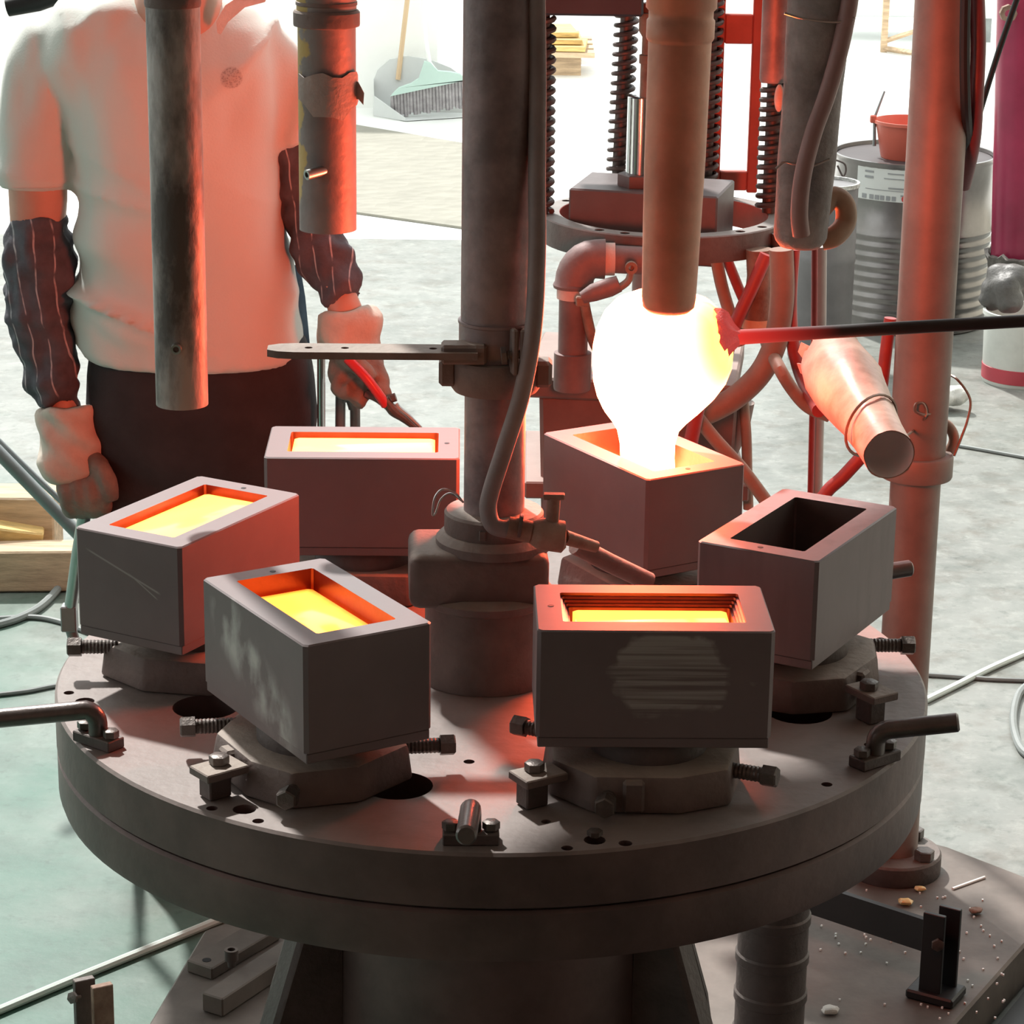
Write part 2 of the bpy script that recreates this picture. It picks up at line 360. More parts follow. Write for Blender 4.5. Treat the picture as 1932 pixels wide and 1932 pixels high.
spec = {  # order round the table: label bits, material kind, glass drop below the rim, steps
    0: ('front right', 1, .014, True, 'steel box mould with a bright brushed patch, in front of all the others'),
    1: ('right', 4, None, False, 'empty steel box mould with a dark hollow, below the hanging grey sleeve'),
    2: ('pour', 0, .040, False, 'steel box mould being filled by the white-hot gob'),
    3: ('back left', 0, .006, False, 'steel box mould brimful of white-yellow glass, left of the central post'),
    4: ('left', 3, .009, False, 'leftmost steel box mould with two thin scratches on its dark end'),
    5: ('front left', 2, .020, False, 'steel box mould with whitish scuffs, half full of yellow glass, front left')}
sup_lab = ['support casting under the mould with the brushed patch', 'support casting under the empty mould', 'support casting under the mould being filled',
           'support casting under the brimful mould beside the post', 'support casting under the leftmost mould', 'support casting under the scuffed front left mould']
gl_lab = {0: 'shallow glowing glass deep in the mould with the brushed patch', 2: 'pool of white-hot glass under the pouring gob', 3: 'white-yellow molten glass filling the mould left of the post',
          4: 'yellow molten glass filling the leftmost mould', 5: 'yellow molten glass sunk below the rim of the scuffed mould'}
gl_mat = {0: emis('glass_cooling', (3.2, 1.15, .16), 1.0, (1.3, .16, .02), 1.0, (CL / 2, CW / 2), .003, .024),
          2: emis('glass_fresh', (9, 3.2, .75), 1.0, (4, .9, .1), 1.0, (CL / 2, CW / 2), .0, .02),
          3: emis('glass_hot', (4.2, 1.75, .5), 1.0, (3.2, .95, .1), 1.0, (CL / 2, CW / 2), .002, .014),
          4: emis('glass_yellow', (3.4, 1.15, .26), 1.0, (2.4, .55, .03), 1.0, (CL / 2, CW / 2), .003, .016),
          5: emis('glass_gold', (3.2, 1.0, .12), 1.0, (1.5, .17, .015), 1.0, (CL / 2, CW / 2), .004, .022)}
MC = {}
SUP = [(-.105, -.045), (-.062, -.093), (.028, -.096), (.082, -.072), (.1, 0), (.072, .078), (-.06, .082), (-.11, .03)]
for i in range(6):
    a = A0 + i * math.pi / 3; th = TH0 + i * math.pi / 3
    c = V(TX + RM * math.cos(a), RM * math.sin(a), 0); MC[i] = (c, th)
    rt = Matrix.Rotation(th, 3, 'Z')
    nm, kind, drop, steps, lab = spec[i]
    mo = thing('glass_mould', (c.x, c.y, Z0), lab, 'mould', 'box moulds on the rotary table', th)
    mm = mould_mat('mould_steel_' + nm.replace(' ', '_'), kind)
    mb = MB(); hx, hy = ML / 2, MW / 2; zt = PL + MH
    dp = .092
    rings = [rect(hx, hy, PL), rect(hx, hy, zt - .0015), rect(hx - .0015, hy - .0015, zt), rect(CL / 2, CW / 2, zt, .002)]
    if steps:
        x = 0
        for k in range(4):
            rings += [rect(CL / 2 - x, CW / 2 - x, zt - .0032 * (k + 1), .002), rect(CL / 2 - x - .0024, CW / 2 - x - .0016, zt - .0032 * (k + 1) - .0005, .002)]; x += .0022
        rings += [rect(CL / 2 - x, CW / 2 - x, zt - dp, .002)]
    else: rings += [rect(CL / 2 - .002, CW / 2 - .002, zt - dp, .002)]
    n = len(rings); mb.loft(rings)
    ob = mb.build('mould_body', [mm, cav_d if drop is None else cav_glow], mo, local=True, smooth=30)
    for p in ob.data.polygons:
        cx_, cy_, cz_ = p.center
        if abs(cx_) < CL / 2 + .0005 and abs(cy_) < CW / 2 + .0005 and cz_ > PL + .005 and not (p.normal.z > .9 and cz_ > zt - .0005): p.material_index = 1
    ob.location = (0, 0, 0)
    bpy.context.view_layer.update()
    pb = MB().lathe([(.0032, zt - .0003), (.0032, zt + .0004), (.0, zt + .0004)], (-hx + .016, .003, 0), 10)
    pb.build('vent_hole', black_p, mo, local=True)
    MB().box((0, 0, PL / 2 - .0004), (ML - .004, MW - .004, PL - .001)).build('base_plate', mm, mo, local=True, bevel=.001)
    if drop is not None:
        g = MB(); b0 = zt - dp + .004; z1 = zt - drop; e = .0045 + (.0085 if steps else 0)
        g.loft([rect(CL / 2 - e, CW / 2 - e, b0), rect(CL / 2 - e, CW / 2 - e, z1 - .001), rect(CL / 2 - e - .002, CW / 2 - e - .002, z1)])
        go = g.build('molten_glass', gl_mat[i], None, local=True); go.location = (c.x, c.y, Z0); go.rotation_euler = (0, 0, th)
        tag(go, gl_lab[i], 'molten glass', 'molten glass in the moulds')
    # support casting with clamp and bolts
    su = thing('mould_support', (c.x, c.y, T), sup_lab[i], 'support', 'cast supports under the moulds', th)
    def J(p): return p + Vector([noise.noise(p * 40 + V(i * 3, 0, 0)) * .003] * 2 + [0])
    MB().prism(SUP, .0005, .040, top=.95).xf(J).build('casting', iron, su, local=True, bevel=.005, segs=2)
    MB().lathe([(.062, .039), (.062, .0535), (.056, Z0 - T - .0006)], (0, 0, 0), 40).build('neck', iron_d, su, local=True)
    MB().box((-.02, -.09, .02), (.022, .018, .034)).build('lug', iron, su, local=True, bevel=.003)
    # clamp: jaw plate on a spacer, with its bolt
    cp = {0: V(-.116, -.068, 0), 5: V(.016, -.119, 0), 1: V(-.066, -.122, 0), 4: V(.02, .115, 0)}.get(i, V(-.118, -.062, 0)); rz = math.atan2(cp.y, cp.x)
    cpo = MB().box(cp + V(0, 0, .0315), (.05, .036, .009), rz).build('clamp_plate', iron, su, local=True, bevel=.0012)
    MB().box(cp + V(-.006, -.002, .0138), (.026, .022, .0262), rz).build('clamp_block', iron_d, su, local=True, bevel=.0015)
    MB().hexbolt(cp + V(-.004, .002, .03), cp + V(-.004, .002, .037), .006, .0105, .009).build('clamp_bolt', bolt_m, cpo, local=True)
    scr = {0: [((-.09, .05, .03), (-.125, .068, .03)), ((.08, -.04, .028), (.115, -.055, .028)), ((-.045, -.09, .018), (-.048, -.105, .018))],
           5: [((-.085, -.05, .032), (-.102, -.092, .032)), ((.07, -.06, .02), (.086, -.074, .02)), ((.05, .075, .03), (.066, .112, .03))],
           1: [((.075, -.055, .03), (.098, -.094, .03)), ((-.03, -.085, .02), (-.034, -.102, .02))],
           4: [((.07, -.055, .036), (.092, -.09, .036)), ((-.09, .04, .03), (-.13, .05, .03))]}.get(i, [((-.10, .012, .032), (-.140, .016, .032)), ((.085, -.045, .026), (.122, -.058, .026))])
    for (p0, p1) in scr:
        MB().hexbolt(p0, p1, .0085, .0115, .016).build('set_screw', bolt_m, su, local=True)

# ---------------------------------------------------------------- gob and gathering iron
GY = MC[2][0].y - .02
prof = [(1250, 546, 8), (1250, 552, 52), (1251, 566, 88), (1252, 590, 112), (1252, 620, 126), (1251, 655, 132), (1249, 690, 131), (1244, 720, 124), (1237, 748, 110), (1230, 772, 92), (1226, 792, 73), (1224, 815, 58), (1223, 840, 52), (1223, 865, 51), (1222, 890, 53), (1222, 905, 60)]
sg = 48; rings = []; s_ = PXM(GY) / 1.0
for px, py, rp in prof:
    c = W(px, py, GY); dep = (c - CAM).dot(FWD); r = rp * dep / F_PX
    if py > 800: c = V(MC[2][0].x + (c.x - MC[2][0].x) * .9, MC[2][0].y - .012, c.z)
    rings.append([c + V(r * math.cos(2 * math.pi * j / sg) * (1 + .02 * math.sin(3 * j)), r * .92 * math.sin(2 * math.pi * j / sg), 0) for j in range(sg)])
def gob_mat():
    m = bpy.data.materials.new('white_hot_glass'); N, L, b = nodes(m)
    b.inputs['Base Color'].default_value = (.4, .1, .03, 1); b.inputs['Roughness'].default_value = .15
    g = N.new('ShaderNodeNewGeometry'); d = N.new('ShaderNodeVectorMath'); d.operation = 'DISTANCE'
    L.new(g.outputs['Position'], d.inputs[0]); d.inputs[1].default_value = W(1385, 640, GY - .03)
    mr = N.new('ShaderNodeMapRange'); mr.inputs[1].default_value = .036; mr.inputs[2].default_value = .14; mr.interpolation_type = 'SMOOTHSTEP'; L.new(d.outputs['Value'], mr.inputs[0])
    mx = N.new('ShaderNodeMixRGB'); L.new(mr.outputs[0], mx.inputs[0]); mx.inputs[1].default_value = (.09, .026, .0030, 1); mx.inputs[2].default_value = (1, .105, .042, 1)
    L.new(mx.outputs[0], b.inputs['Emission Color']); b.inputs['Emission Strength'].default_value = 92
    return m
gb = MB().loft(rings).build('glass_gob', gob_mat(), at=V(MC[2][0].x, GY, T + .18), smooth=180)
tag(gb, 'white-hot gob of molten glass running down into a mould', 'molten glass')
rodm = bpy.data.materials.new('gathering_iron'); N, L, b = nodes(rodm)
b.inputs['Base Color'].default_value = (.035, .03, .03, 1); b.inputs['Metallic'].default_value = .5; b.inputs['Roughness'].default_value = .42
_e0, _e1 = W(1378, 637, GY), W(1960, 604, GY)
g = N.new('ShaderNodeNewGeometry'); sp = N.new('ShaderNodeSeparateXYZ'); L.new(g.outputs['Position'], sp.inputs[0])
mr = N.new('ShaderNodeMapRange'); mr.inputs[1].default_value = _e0.x - .01; mr.inputs[2].default_value = _e0.x + .135; mr.inputs[3].default_value = 1; mr.inputs[4].default_value = 0; L.new(sp.outputs[0], mr.inputs[0])
pw = N.new('ShaderNodeMath'); pw.operation = 'POWER'; L.new(mr.outputs[0], pw.inputs[0]); pw.inputs[1].default_value = 1.3; L.new(pw.outputs[0], b.inputs['Emission Strength'])
b.inputs['Emission Color'].default_value = (.75, .03, .025, 1)
ir = thing('gathering_iron', _e0, 'long black gathering iron with a red-hot tip stuck in the gob', 'iron rod')
MB().tube([_e0 + (_e0 - _e1) * .03, _e0.lerp(_e1, .3), _e0.lerp(_e1, 1.6)], [.0098, .0082, .0078], 16).build('shaft', rodm, ir)
crust_m = mat('glass_crust', (.20, .03, .03), .7, 0, .4, 60, .5); N, L, b = nodes(crust_m); b.inputs['Emission Color'].default_value = (.42, .045, .04, 1); b.inputs['Emission Strength'].default_value = .8
cr = MB(); c0 = W(1366, 636, GY - .02); rg = []
for k, (t, s) in enumerate([(-.014, .9), (-.008, 1.05), (0, .95), (.008, .6), (.016, .35)]):
    rg.append([c0 + V(t + .004 * math.sin(j * 2.3), .024 * s * math.cos(2 * math.pi * j / 22) * (1 + .12 * math.sin(j * 3.1)), .031 * s * math.sin(2 * math.pi * j / 22) * (1 + .14 * math.sin(j * 5.3 + k))) for j in range(22)])
cr.loft(rg).build('hot_head', crust_m, ir, smooth=60)
# ---------------------------------------------------------------- central post
PX0, PY0 = TX, 0.0
def zY(px, py, Y): return W(px, py, Y).z
cpst = thing('central_post', (PX0, PY0, T), 'thick dark steel post rising from the middle of the rotary table', 'post')
zc1, zc2 = zY(935, 1035, -.04), zY(935, 985, -.04)      # top collar of the foot
z_fl = zY(920, 1150, -.07)
z_bk0, z_bk1 = zY(900, 1136, -.06), zY(900, 1052, -.06)
ZTOP = 1.96
MB().lathe([(.0345, zc1), (.0345, zY(930, 735, -.03)), (.0395, zY(930, 735, -.03) + .004), (.0395, ZTOP)], (PX0, PY0, 0), 48).build('shaft', post_m, cpst)
fc = V(PX0 - .008, PY0, 0)
MB().lathe([(.078, T + .0005), (.076, T + .02), (.070, T + .03), (.070, z_fl - .012), (.076, z_fl - .008), (.078, z_fl), (.062, z_fl + .004)], fc, 56).build('foot_drum', iron, cpst)
MB().box((PX0 - .018, PY0 + .0, (z_bk0 + z_bk1) / 2 - .006), (.158, .112, z_bk1 - z_bk0 + .012), R(3)).build('foot_block', iron, cpst, bevel=.012, segs=3)
MB().lathe([(.066, z_bk1 - .004), (.066, z_bk1 + .006), (.060, z_bk1 + .012), (.057, z_bk1 + .014)], (PX0, PY0, 0), 48).build('foot_shoulder', iron, cpst)
MB().lathe([(.055, z_bk1 + .012), (.0565, z_bk1 + .016), (.0565, zc2), (.054, zc2 + .003), (.036, zc2 + .003)], (PX0, PY0, 0), 48).build('foot_collar', iron, cpst)
MB().box(V(PX0 - .012, PY0 - .0565, (zc2 + z_bk1) / 2 + .006), (.008, .004, .012)).build('collar_key', bolt_m, cpst, bevel=.001)
zr0, zr1 = zY(937, 745, -.04), zY(937, 690, -.04)
MB().lathe([(.047, zr0 - .004), (.052, zr0 + .003), (.0525, zr1 - .004), (.050, zr1), (.04, zr1)], (PX0, PY0, 0), 40).build('clamp_ring', iron, cpst)
for s_ in (-1, 1):
    MB().box((PX0 + s_ * .053, PY0 - .012, (zr0 + zr1) / 2 + .003), (.02, .03, .03)).build('clamp_ear', iron, cpst, bevel=.004)
zk0, zk1 = zr1 + .001, zY(937, 618, -.04)
MB().lathe([(.0415, zk0), (.0415, zk1 - .004), (.0425, zk1 - .003), (.0425, zk1)], (PX0, PY0, 0), 40).build('sleeve', post_m, cpst)
# flat arm with holes, held by the sleeve
za = zY(700, 660, -.03)
a0, a1 = G(505, 662, za), G(900, 646, za); a1 = V(PX0 - .02, -.035, za); a0 = V(a0.x, a0.y, za)
dv = (a1 - a0); L_ = dv.length; an = math.atan2(dv.y, dv.x); wd = .021
poly = [(0, -.010), (.012, -.018), (.03, -wd), (L_, -wd * 1.02), (L_, wd * .95), (.03, wd), (.012, .018), (0, .010)]
rt = Matrix.Rotation(an, 3, 'Z')
arm = MB().prism(poly, -.004, .004, xf=lambda p: a0 + rt @ p).build('flat_arm', iron, cpst)
bpy.context.view_layer.update()
cut(arm, [(a0 + rt @ V(t, 0, -.02), a0 + rt @ V(t, 0, .02), .0045, 12) for t in (.045, .085, .182)])
MB().box(V(PX0 - .035, -.036, za + .0), (.05, .03, .022), an).build('arm_lug', iron, cpst, bevel=.003)
for dx, tl in ((.020, .12), (.031, -.05)):
    MB().box(V(PX0 + dx, -.05, zk0 + .018), (.007, .034, .05), Matrix.Rotation(R(-8), 3, 'X') @ Matrix.Rotation(tl, 3, 'Z')).build('hinge_plate', iron, cpst, bevel=.002)
MB().hexbolt(V(PX0 + .034, -.06, zk0 + .018), V(PX0 + .012, -.061, zk0 + .016), .005, .010, .006).build('hinge_bolt', bolt_m, cpst)

hs = [W(1012, -20, -.02), W(1014, 150, -.02), W(1013, 330, -.03), W(1013, 480, -.045), W(1006, 620, -.06), W(985, 740, -.066), W(951, 850, -.066), W(927, 925, -.066), W(921, 962, -.07), W(932, 992, -.075), W(965, 1000, -.075)]
ho = MB().tube(spline(hs, 8), .0098, 14).build('rubber_hose', hose_g, at=hs[-1])
tag(ho, 'thick grey hose running down the front of the central post to the valve', 'hose')
va = thing('tap_valve', W(1035, 1000, -.07), 'small brass-brown tap valve with upright handle at foot of the central post', 'valve')
v0, v1 = W(985, 1000, -.075), W(1070, 1013, -.07)
MB().tube([W(958, 995, -.075), W(1002, 1004, -.075)], [.0125, .0125], 14).build('hose_tail', rust, va)
MB().tube([W(978, 993, -.075), W(984, 994, -.075)], [.0145, .0145], 16).build('hose_clip', bolt_m, va)
MB().tube([W(1000, 1003, -.073), W(1012, 1005, -.073), W(1020, 1007, -.073), W(1062, 1013, -.07), W(1068, 1013, -.07)], [.012, .016, .018, .018, .012], 16).build('valve_body', rust, va, smooth=50)
MB().tube([W(1040, 1000, -.07), W(1042, 985, -.07), W(1042, 984, -.07), W(1045, 938, -.07)], [.010, .010, .0075, .0075], 12).build('stem', rust, va)
MB().box(W(1045, 936, -.07), (.024, .012, .006)).build('handle', rust, va, bevel=.001)
MB().tube([W(1066, 1014, -.07), W(1125, 1032, -.05)], [.0085, .0065], 12).build('outlet', rust, va)
pl_ = [W(1085, 1028, -.02), W(1150, 1062, .0), W(1225, 1098, .02)]
tag(MB().tube(pl_, .011, 12).build('outlet_pipe', iron, at=pl_[0]), 'dark pipe sloping from valve down behind the brushed mould', 'pipe')
wl = [W(874, 948, -.045), W(858, 930, -.05), W(835, 923, -.055), W(820, 940, -.055), W(816, 970, -.055), W(822, 968, -.055), W(832, 942, -.05), W(850, 931, -.05), W(872, 946, -.04)]
tag(MB().tube(spline(wl, 6), .0012, 6).build('wire_loop', steel, at=wl[0]), 'thin bent wire loop sticking out left of the central post', 'wire')

# overhead carrier just above the frame; the sleeves hang from it
ov = thing('overhead_carrier', (PX0, .16, ZTOP), 'dark steel carrier plate on top of the post, holding the hanging tubes', 'frame')
MB().lathe([(.40, ZTOP), (.405, ZTOP + .004), (.405, ZTOP + .036), (.40, ZTOP + .04)], (PX0, .16, 0), 64).build('carrier_plate', iron_d, ov)
MB().prism([(.05, -.02), (.83, .98), (.60, 1.36), (-.30, .35)], ZTOP + .041, ZTOP + .085).build('shade_beam', iron_d, ov, bevel=.004)  # unseen beam added to shade the right of the table
MB().lathe([(.07, ZTOP + .085), (.07, ZTOP + .09), (.05, ZTOP + .1)], (PX0, 0, 0), 24).build('carrier_hub', iron_d, ov)

def hang(px, py, Y, tilt=0.0):              # foot point and direction of a hanging tube
    p = W(px, py, Y); return p, V(math.sin(tilt), 0, math.cos(tilt))
# tube over the leftmost mould
tubeA = mat('burnt_tube', (.20, .17, .155), .5, .2, .6, 14, .3, c2=(.36, .33, .31), stretch=(1, 1, .45), thr=(.40, .58))
p, d = hang(344, 762, 0.0)
t1 = thing('blow_tube', p, 'long scorched grey tube with a spigot, hanging in front of the worker', 'tube', 'tubes hanging above the table')
r1 = .0292
MB().lathe([(r1 - .004, .001), (r1, 0), (r1, ZTOP - p.z)], p, 36).build('pipe', tubeA, t1)
MB().lathe([(r1 - .004, 0), (r1 - .004, .03)], p + V(0, 0, -.0005), 30).build('bore', black_p, t1)
q = W(340, 658, -r1)
MB().ring_lathe([(.0035, 0), (.0058, 0), (.0058, .02), (.0035, .02)], (0, 0, 0), 16).xf(lambda v_: q + V(-.004, .014, .003) + Matrix.Rotation(R(98), 3, 'X') @ v_).build('spigot', steel, t1)
MB().lathe([(r1 + .0008, 0), (r1 + .0016, .004), (r1 + .0008, .012)], (p.x, p.y, zY(335, 12, 0)), 30).build('tube_joint', iron, t1)
# tube with a torn tape wrap
p, d = hang(619, 432, .28)
t2 = thing('blow_tube', p, 'shorter dark tube with collar, torn tape and flaking yellow paint', 'tube', 'tubes hanging above the table')
tubeB = mat('flaking_tube', (.20, .17, .165), .55, .3, .3, 9, .3); N, L, b = nodes(tubeB)
src = b.inputs['Base Color'].links[0].from_socket; tc = [n for n in N if n.type == 'TEX_COORD'][0]
nz = N.new('ShaderNodeTexNoise'); nz.inputs['Scale'].default_value = 22; nz.inputs['Detail'].default_value = 8; L.new(tc.outputs['Object'], nz.inputs['Vector'])
sp = N.new('ShaderNodeSeparateXYZ'); L.new(tc.outputs['Object'], sp.inputs[0])
mr = N.new('ShaderNodeMapRange'); mr.inputs[1].default_value = -.012; mr.inputs[2].default_value = -.032; L.new(sp.outputs[0], mr.inputs[0])
ad = N.new('ShaderNodeMath'); ad.operation = 'MULTIPLY_ADD'; L.new(mr.outputs[0], ad.inputs[0]); ad.inputs[1].default_value = .25; L.new(nz.outputs[0], ad.inputs[2])
m2 = N.new('ShaderNodeMapRange'); m2.inputs[1].default_value = .70; m2.inputs[2].default_value = .74; L.new(ad.outputs[0], m2.inputs[0])
mx = N.new('ShaderNodeMixRGB'); L.new(m2.outputs[0], mx.inputs[0]); L.new(src, mx.inputs[1]); mx.inputs[2].default_value = (.42, .29, .10, 1); L.new(mx.outputs[0], b.inputs['Base Color'])
r2 = .0345
zz = lambda py: zY(619, py, .25) - p.z
MB().lathe([(r2 - .004, .001), (r2, 0), (r2, zz(55)), (r2 + .001, zz(52)), (r2 + .001, ZTOP - p.z)], p, 36).build('pipe', tubeB, t2)
MB().lathe([(r2 - .004, 0), (r2 - .004, .03)], p + V(0, 0, -.0005), 30).build('bore', black_p, t2)
MB().lathe([(r2, zz(56)), (r2 + .0045, zz(54)), (r2 + .005, zz(50)), (r2 + .005, zz(28)), (r2 + .003, zz(24)), (r2, zz(24))], p, 36).build('collar', iron, t2)
MB().lathe([(r2, zz(16)), (r2 + .002, zz(14)), (r2 + .002, zz(8)), (r2, zz(6))], p, 36).build('tube_joint', iron, t2)
tape_m = mat('torn_tape', (.30, .26, .235), .6, 0, .2, 25, .3)
tp = MB(); rg = []
for k in range(9):
    f = k / 8
    a = R(-150 + 150 * f)
    lo, hi = zz(190 + 34 * math.sin(f * math.pi)) + .004 * math.sin(k * 2.2), zz(142 + 6 * math.sin(k * 1.7))
    for_r = r2 + .0015 + .001 * math.sin(k * 2.0)
    rg.append([p + V(math.cos(a) * for_r, math.sin(a) * for_r, lo), p + V(math.cos(a) * for_r, math.sin(a) * for_r, hi), p + V(math.cos(a) * (for_r + .0012), math.sin(a) * (for_r + .0012), hi), p + V(math.cos(a) * (for_r + .0016), math.sin(a) * (for_r + .0016), lo)])
tp.loft(rg).build('tape_wrap', tape_m, t2, smooth=60)
tg = MB(); q = W(668, 165, .28)
tg.loft([[q + V(-.006, -.01, -.012), q + V(-.006, -.01, .014), q + V(-.006, -.008, .014), q + V(-.006, -.008, -.012)], [q + V(.006, -.014, -.012), q + V(.006, -.013, .008), q + V(.006, -.011, .008), q + V(.006, -.012, -.012)], [q + V(.012, -.018, -.018), q + V(.013, -.018, -.004), q + V(.013, -.016, -.004), q + V(.012, -.016, -.018)]]).build('tape_end', tape_m, t2)
q = W(606, 325, .28 - r2)
MB().ring_lathe([(.0035, 0), (.0062, 0), (.0062, .034), (.0035, .034)], (0, 0, 0), 16).xf(lambda v_: q + V(.010, .010, .003) + (Matrix.Rotation(R(-52), 3, 'Z') @ Matrix.Rotation(R(98), 3, 'X')) @ v_).build('spigot', steel, t2)
# plunger sleeve in front of the gob
plm = mat('glare_tinted_steel', (.46, .26, .18), .55, .3, .25, 10, .15)  # orange glare painted into the base colour
p = W(1262, 560, .13)
tl = math.atan((1282 - 1262 - 13) / 590)
t3 = thing('plunger_tube', p, 'orange-lit plunger tube with rounded end hanging in front of the gob', 'tube', 'tubes hanging above the table')
zz = lambda py: zY(1270, py, .13) - p.z
r3 = .0328
MB().lathe([(.012, zz(588)), (.024, zz(587)), (.030, zz(578)), (.0315, zz(560)), (.0325, zz(500)), (.0350, zz(300)), (.0358, zz(80)), (.0358, zz(78)), (.0375, zz(74)), (.0385, zz(70)), (.0385, zz(38)), (.0365, zz(34)), (.0365, zz(20)), (.040, zz(14)), (.040, ZTOP - p.z)], p, 40).xf(lambda v_: V(v_.x + (v_.z - p.z) * tl, v_.y, v_.z)).build('plunger', plm, t3, smooth=50)
# right sleeve over the empty mould, with a hose strapped on
p = W(1509, 455, 0.0); top = W(1548, 0, 0.0); ax = (top - p).normalized()
t4 = thing('sleeve_tube', p, 'dusty grey fabric-wrapped sleeve with wire ties, hanging above the empty mould', 'tube', 'tubes hanging above the table')
slm = mat('dusty_sleeve', (.26, .22, .215), .75, 0, .45, 16, .35, c2=(.40, .36, .355))
n = 14; rg = []
ln = (ZTOP - p.z) / ax.z
MB().tube([p - ax * .006, p, p + ax * .006] + [p + ax * (.006 + (ln - .006) * k / n) for k in range(1, n + 1)], [.022, .027, .0295] + [.0305 + .0065 * min(1, k / 8) + .0008 * math.sin(k * 1.7) for k in range(n)], 30).build('sleeve', slm, t4, smooth=60)
def on(px, py): return W(px, py, -.038)
for pts in ([on(1464, 318), on(1480, 306), on(1500, 310), on(1530, 314), on(1565, 300)], [on(1480, 25), on(1520, 36), on(1575, 42), on(1612, 34)]):
    MB().tube(spline(pts, 6), .0013, 6).build('wire_tie', steel, t4)
rh = [W(1512, 444, -.047), W(1508, 400, -.05), W(1515, 330, -.052), W(1535, 250, -.05), W(1560, 180, -.044), W(1583, 100, -.038), W(1600, 20, -.03), W(1606, -30, -.03)]
tag(MB().tube(spline(rh, 6), [.0095] * 43, 12).build('strapped_hose', mat('mauve_hose', (.30, .17, .16), .5, 0, .15, 12, .08), at=rh[0]), 'mauve rubber hose tied along the hanging grey sleeve', 'hose')
lp = [W(1545, 400, .02), W(1570, 372, .03), W(1593, 385, .03), W(1595, 420, .03), W(1575, 445, .02), W(1550, 452, .02)]
tag(MB().tube(spline(lp, 6), .012, 12).build('hose_loop', mat('tan_hose', (.42, .27, .19), .6, 0, .2, 14, .1), at=lp[0]), 'tan hose loop bulging out behind the hanging sleeve', 'hose')
# short dark tube behind it
p = W(1458, 155, .95)
t5 = thing('short_tube', p, 'short dark tube hanging left of the grey sleeve', 'tube', 'tubes hanging above the table')
MB().lathe([(.017, 0), (.0195, .004), (.0205, ZTOP - p.z)], p, 24).build('pipe', post_m, t5)
q = W(1470, 185, .92)
MB().ell(q, (.007, .008, .02)).build('clay_lump', mat('clay', (.45, .33, .28), .9, 0, .2, 30, .4), t5)

# ---------------------------------------------------------------- lock handles on the table rim
def handle(lab, path, bracket_c, ang, bolts, r=.0104):
    h = thing('lock_handle', V(bracket_c.x, bracket_c.y, T), lab, 'handle', 'bent lock handles round the table rim')
    MB().tube(path[:-1] + [path[-1], path[-1] + (path[-1] - path[-2]).normalized() * .002], [r] * (len(path)) + [r * .8], 18).build('bar', mat('worn_bar_steel', (.15, .13, .125), .32, .6, .25, 25, .1), h)
    rot = Matrix.Rotation(ang, 3, 'Z')
    bo = MB().box(bracket_c + V(0, 0, .0062), (.056, .024, .012), rot).build('bracket', iron_d, h, bevel=.0012)
    for t in (-.02, .02):
        q = bracket_c + rot @ V(t, 0, 0)
        MB().hexbolt(q + V(0, 0, .011), q + V(0, 0, .014), .005, .0088, .008).build('bolt', bolt_m, bo)
    return h
def bent(b0, e):                             # upright stub, tight bend, straight bar to e
    h = V(e.x - b0.x, e.y - b0.y, 0); L_ = h.length; h.normalize(); zr_ = b0.z + .030; rb = .016; sl = (e.z - zr_ - rb * .75) / L_
    pts = [b0 + V(0, 0, .006), b0 + V(0, 0, .018), b0 + V(0, 0, .024)]
    for k in range(1, 6):
        a = R(90) * k / 6; pts.append(V(b0.x, b0.y, zr_ - .006) + h * rb * (1 - math.cos(a)) + V(0, 0, rb * math.sin(a)))
    p = pts[-1]; return pts + [p.lerp(e, .12), p.lerp(e, .5), e]
c = G(186, 1404, T); b0 = V(c.x, c.y, T)
e = W(0, 1357, c.y - .004); e = e + (e - W(180, 1346, c.y)) * .3
handle('bent lock handle pointing left off the table rim', bent(b0, e), b0, R(-38), None)
c = G(1650, 1440, T); b0 = V(c.x, c.y, T)
handle('bent lock handle with a dark round end pointing right off the table rim', bent(b0, W(1806, 1363, c.y - .012)), b0, R(38), None)
c = G(888, 1592, T); b0 = V(c.x, c.y + .006, T)
handle('lock handle pointing straight out over the front table rim', bent(b0, b0 + V(-.003, -.088, .046)), b0, R(2), None)
b0 = V(.372, .225, T)
handle('lock handle with a shiny end peeping out right of the empty mould', bent(b0, W(1716, 1072, .27)), b0, R(-60), None)
q = G(1122, 1580, T)
tag(MB().hexbolt(q + V(.0, .0, .0003), q + V(0, 0, .003), .004, .008, .005).build('loose_nut', bolt_m, at=q), 'loose nut lying at the front rim under the brushed mould', 'nut')
# ---------------------------------------------------------------- steel platform under the machine
PZ = .08
plat_m = mat('grimy_platform_steel', (.085, .068, .056), .6, .2, .35, 4, .2, c2=(.19, .16, .14))
_a, _b = G(1932, 1652, PZ), G(1790, 1597, PZ)
pl = [(-.53, -1.2), (.28, -1.2), (.41, .20), (.662, .631), (.811, .890), (.922, 1.083), (.75, 1.262), (.60, 1.36), (.30, 1.36), (-.30, 1.06), (-.475, .906), (-.521, .597)]
pf = thing('machine_platform', (0, 0, 0), 'low grimy steel platform bolted down under the rotary table', 'platform')
MB().prism(pl, 0.001, PZ).build('deck', plat_m, pf, bevel=.004)
MB().prism([(.30, -1.2), (1.6, -1.2), (1.6, 1.09), (.94, 1.09), (.68, .62), (.425, .19)], .001, .02).build('black_side_sheet', black_p, pf)  # flat black sheet right of the deck
def foot(px, py, z=PZ): return G(px, py, z)
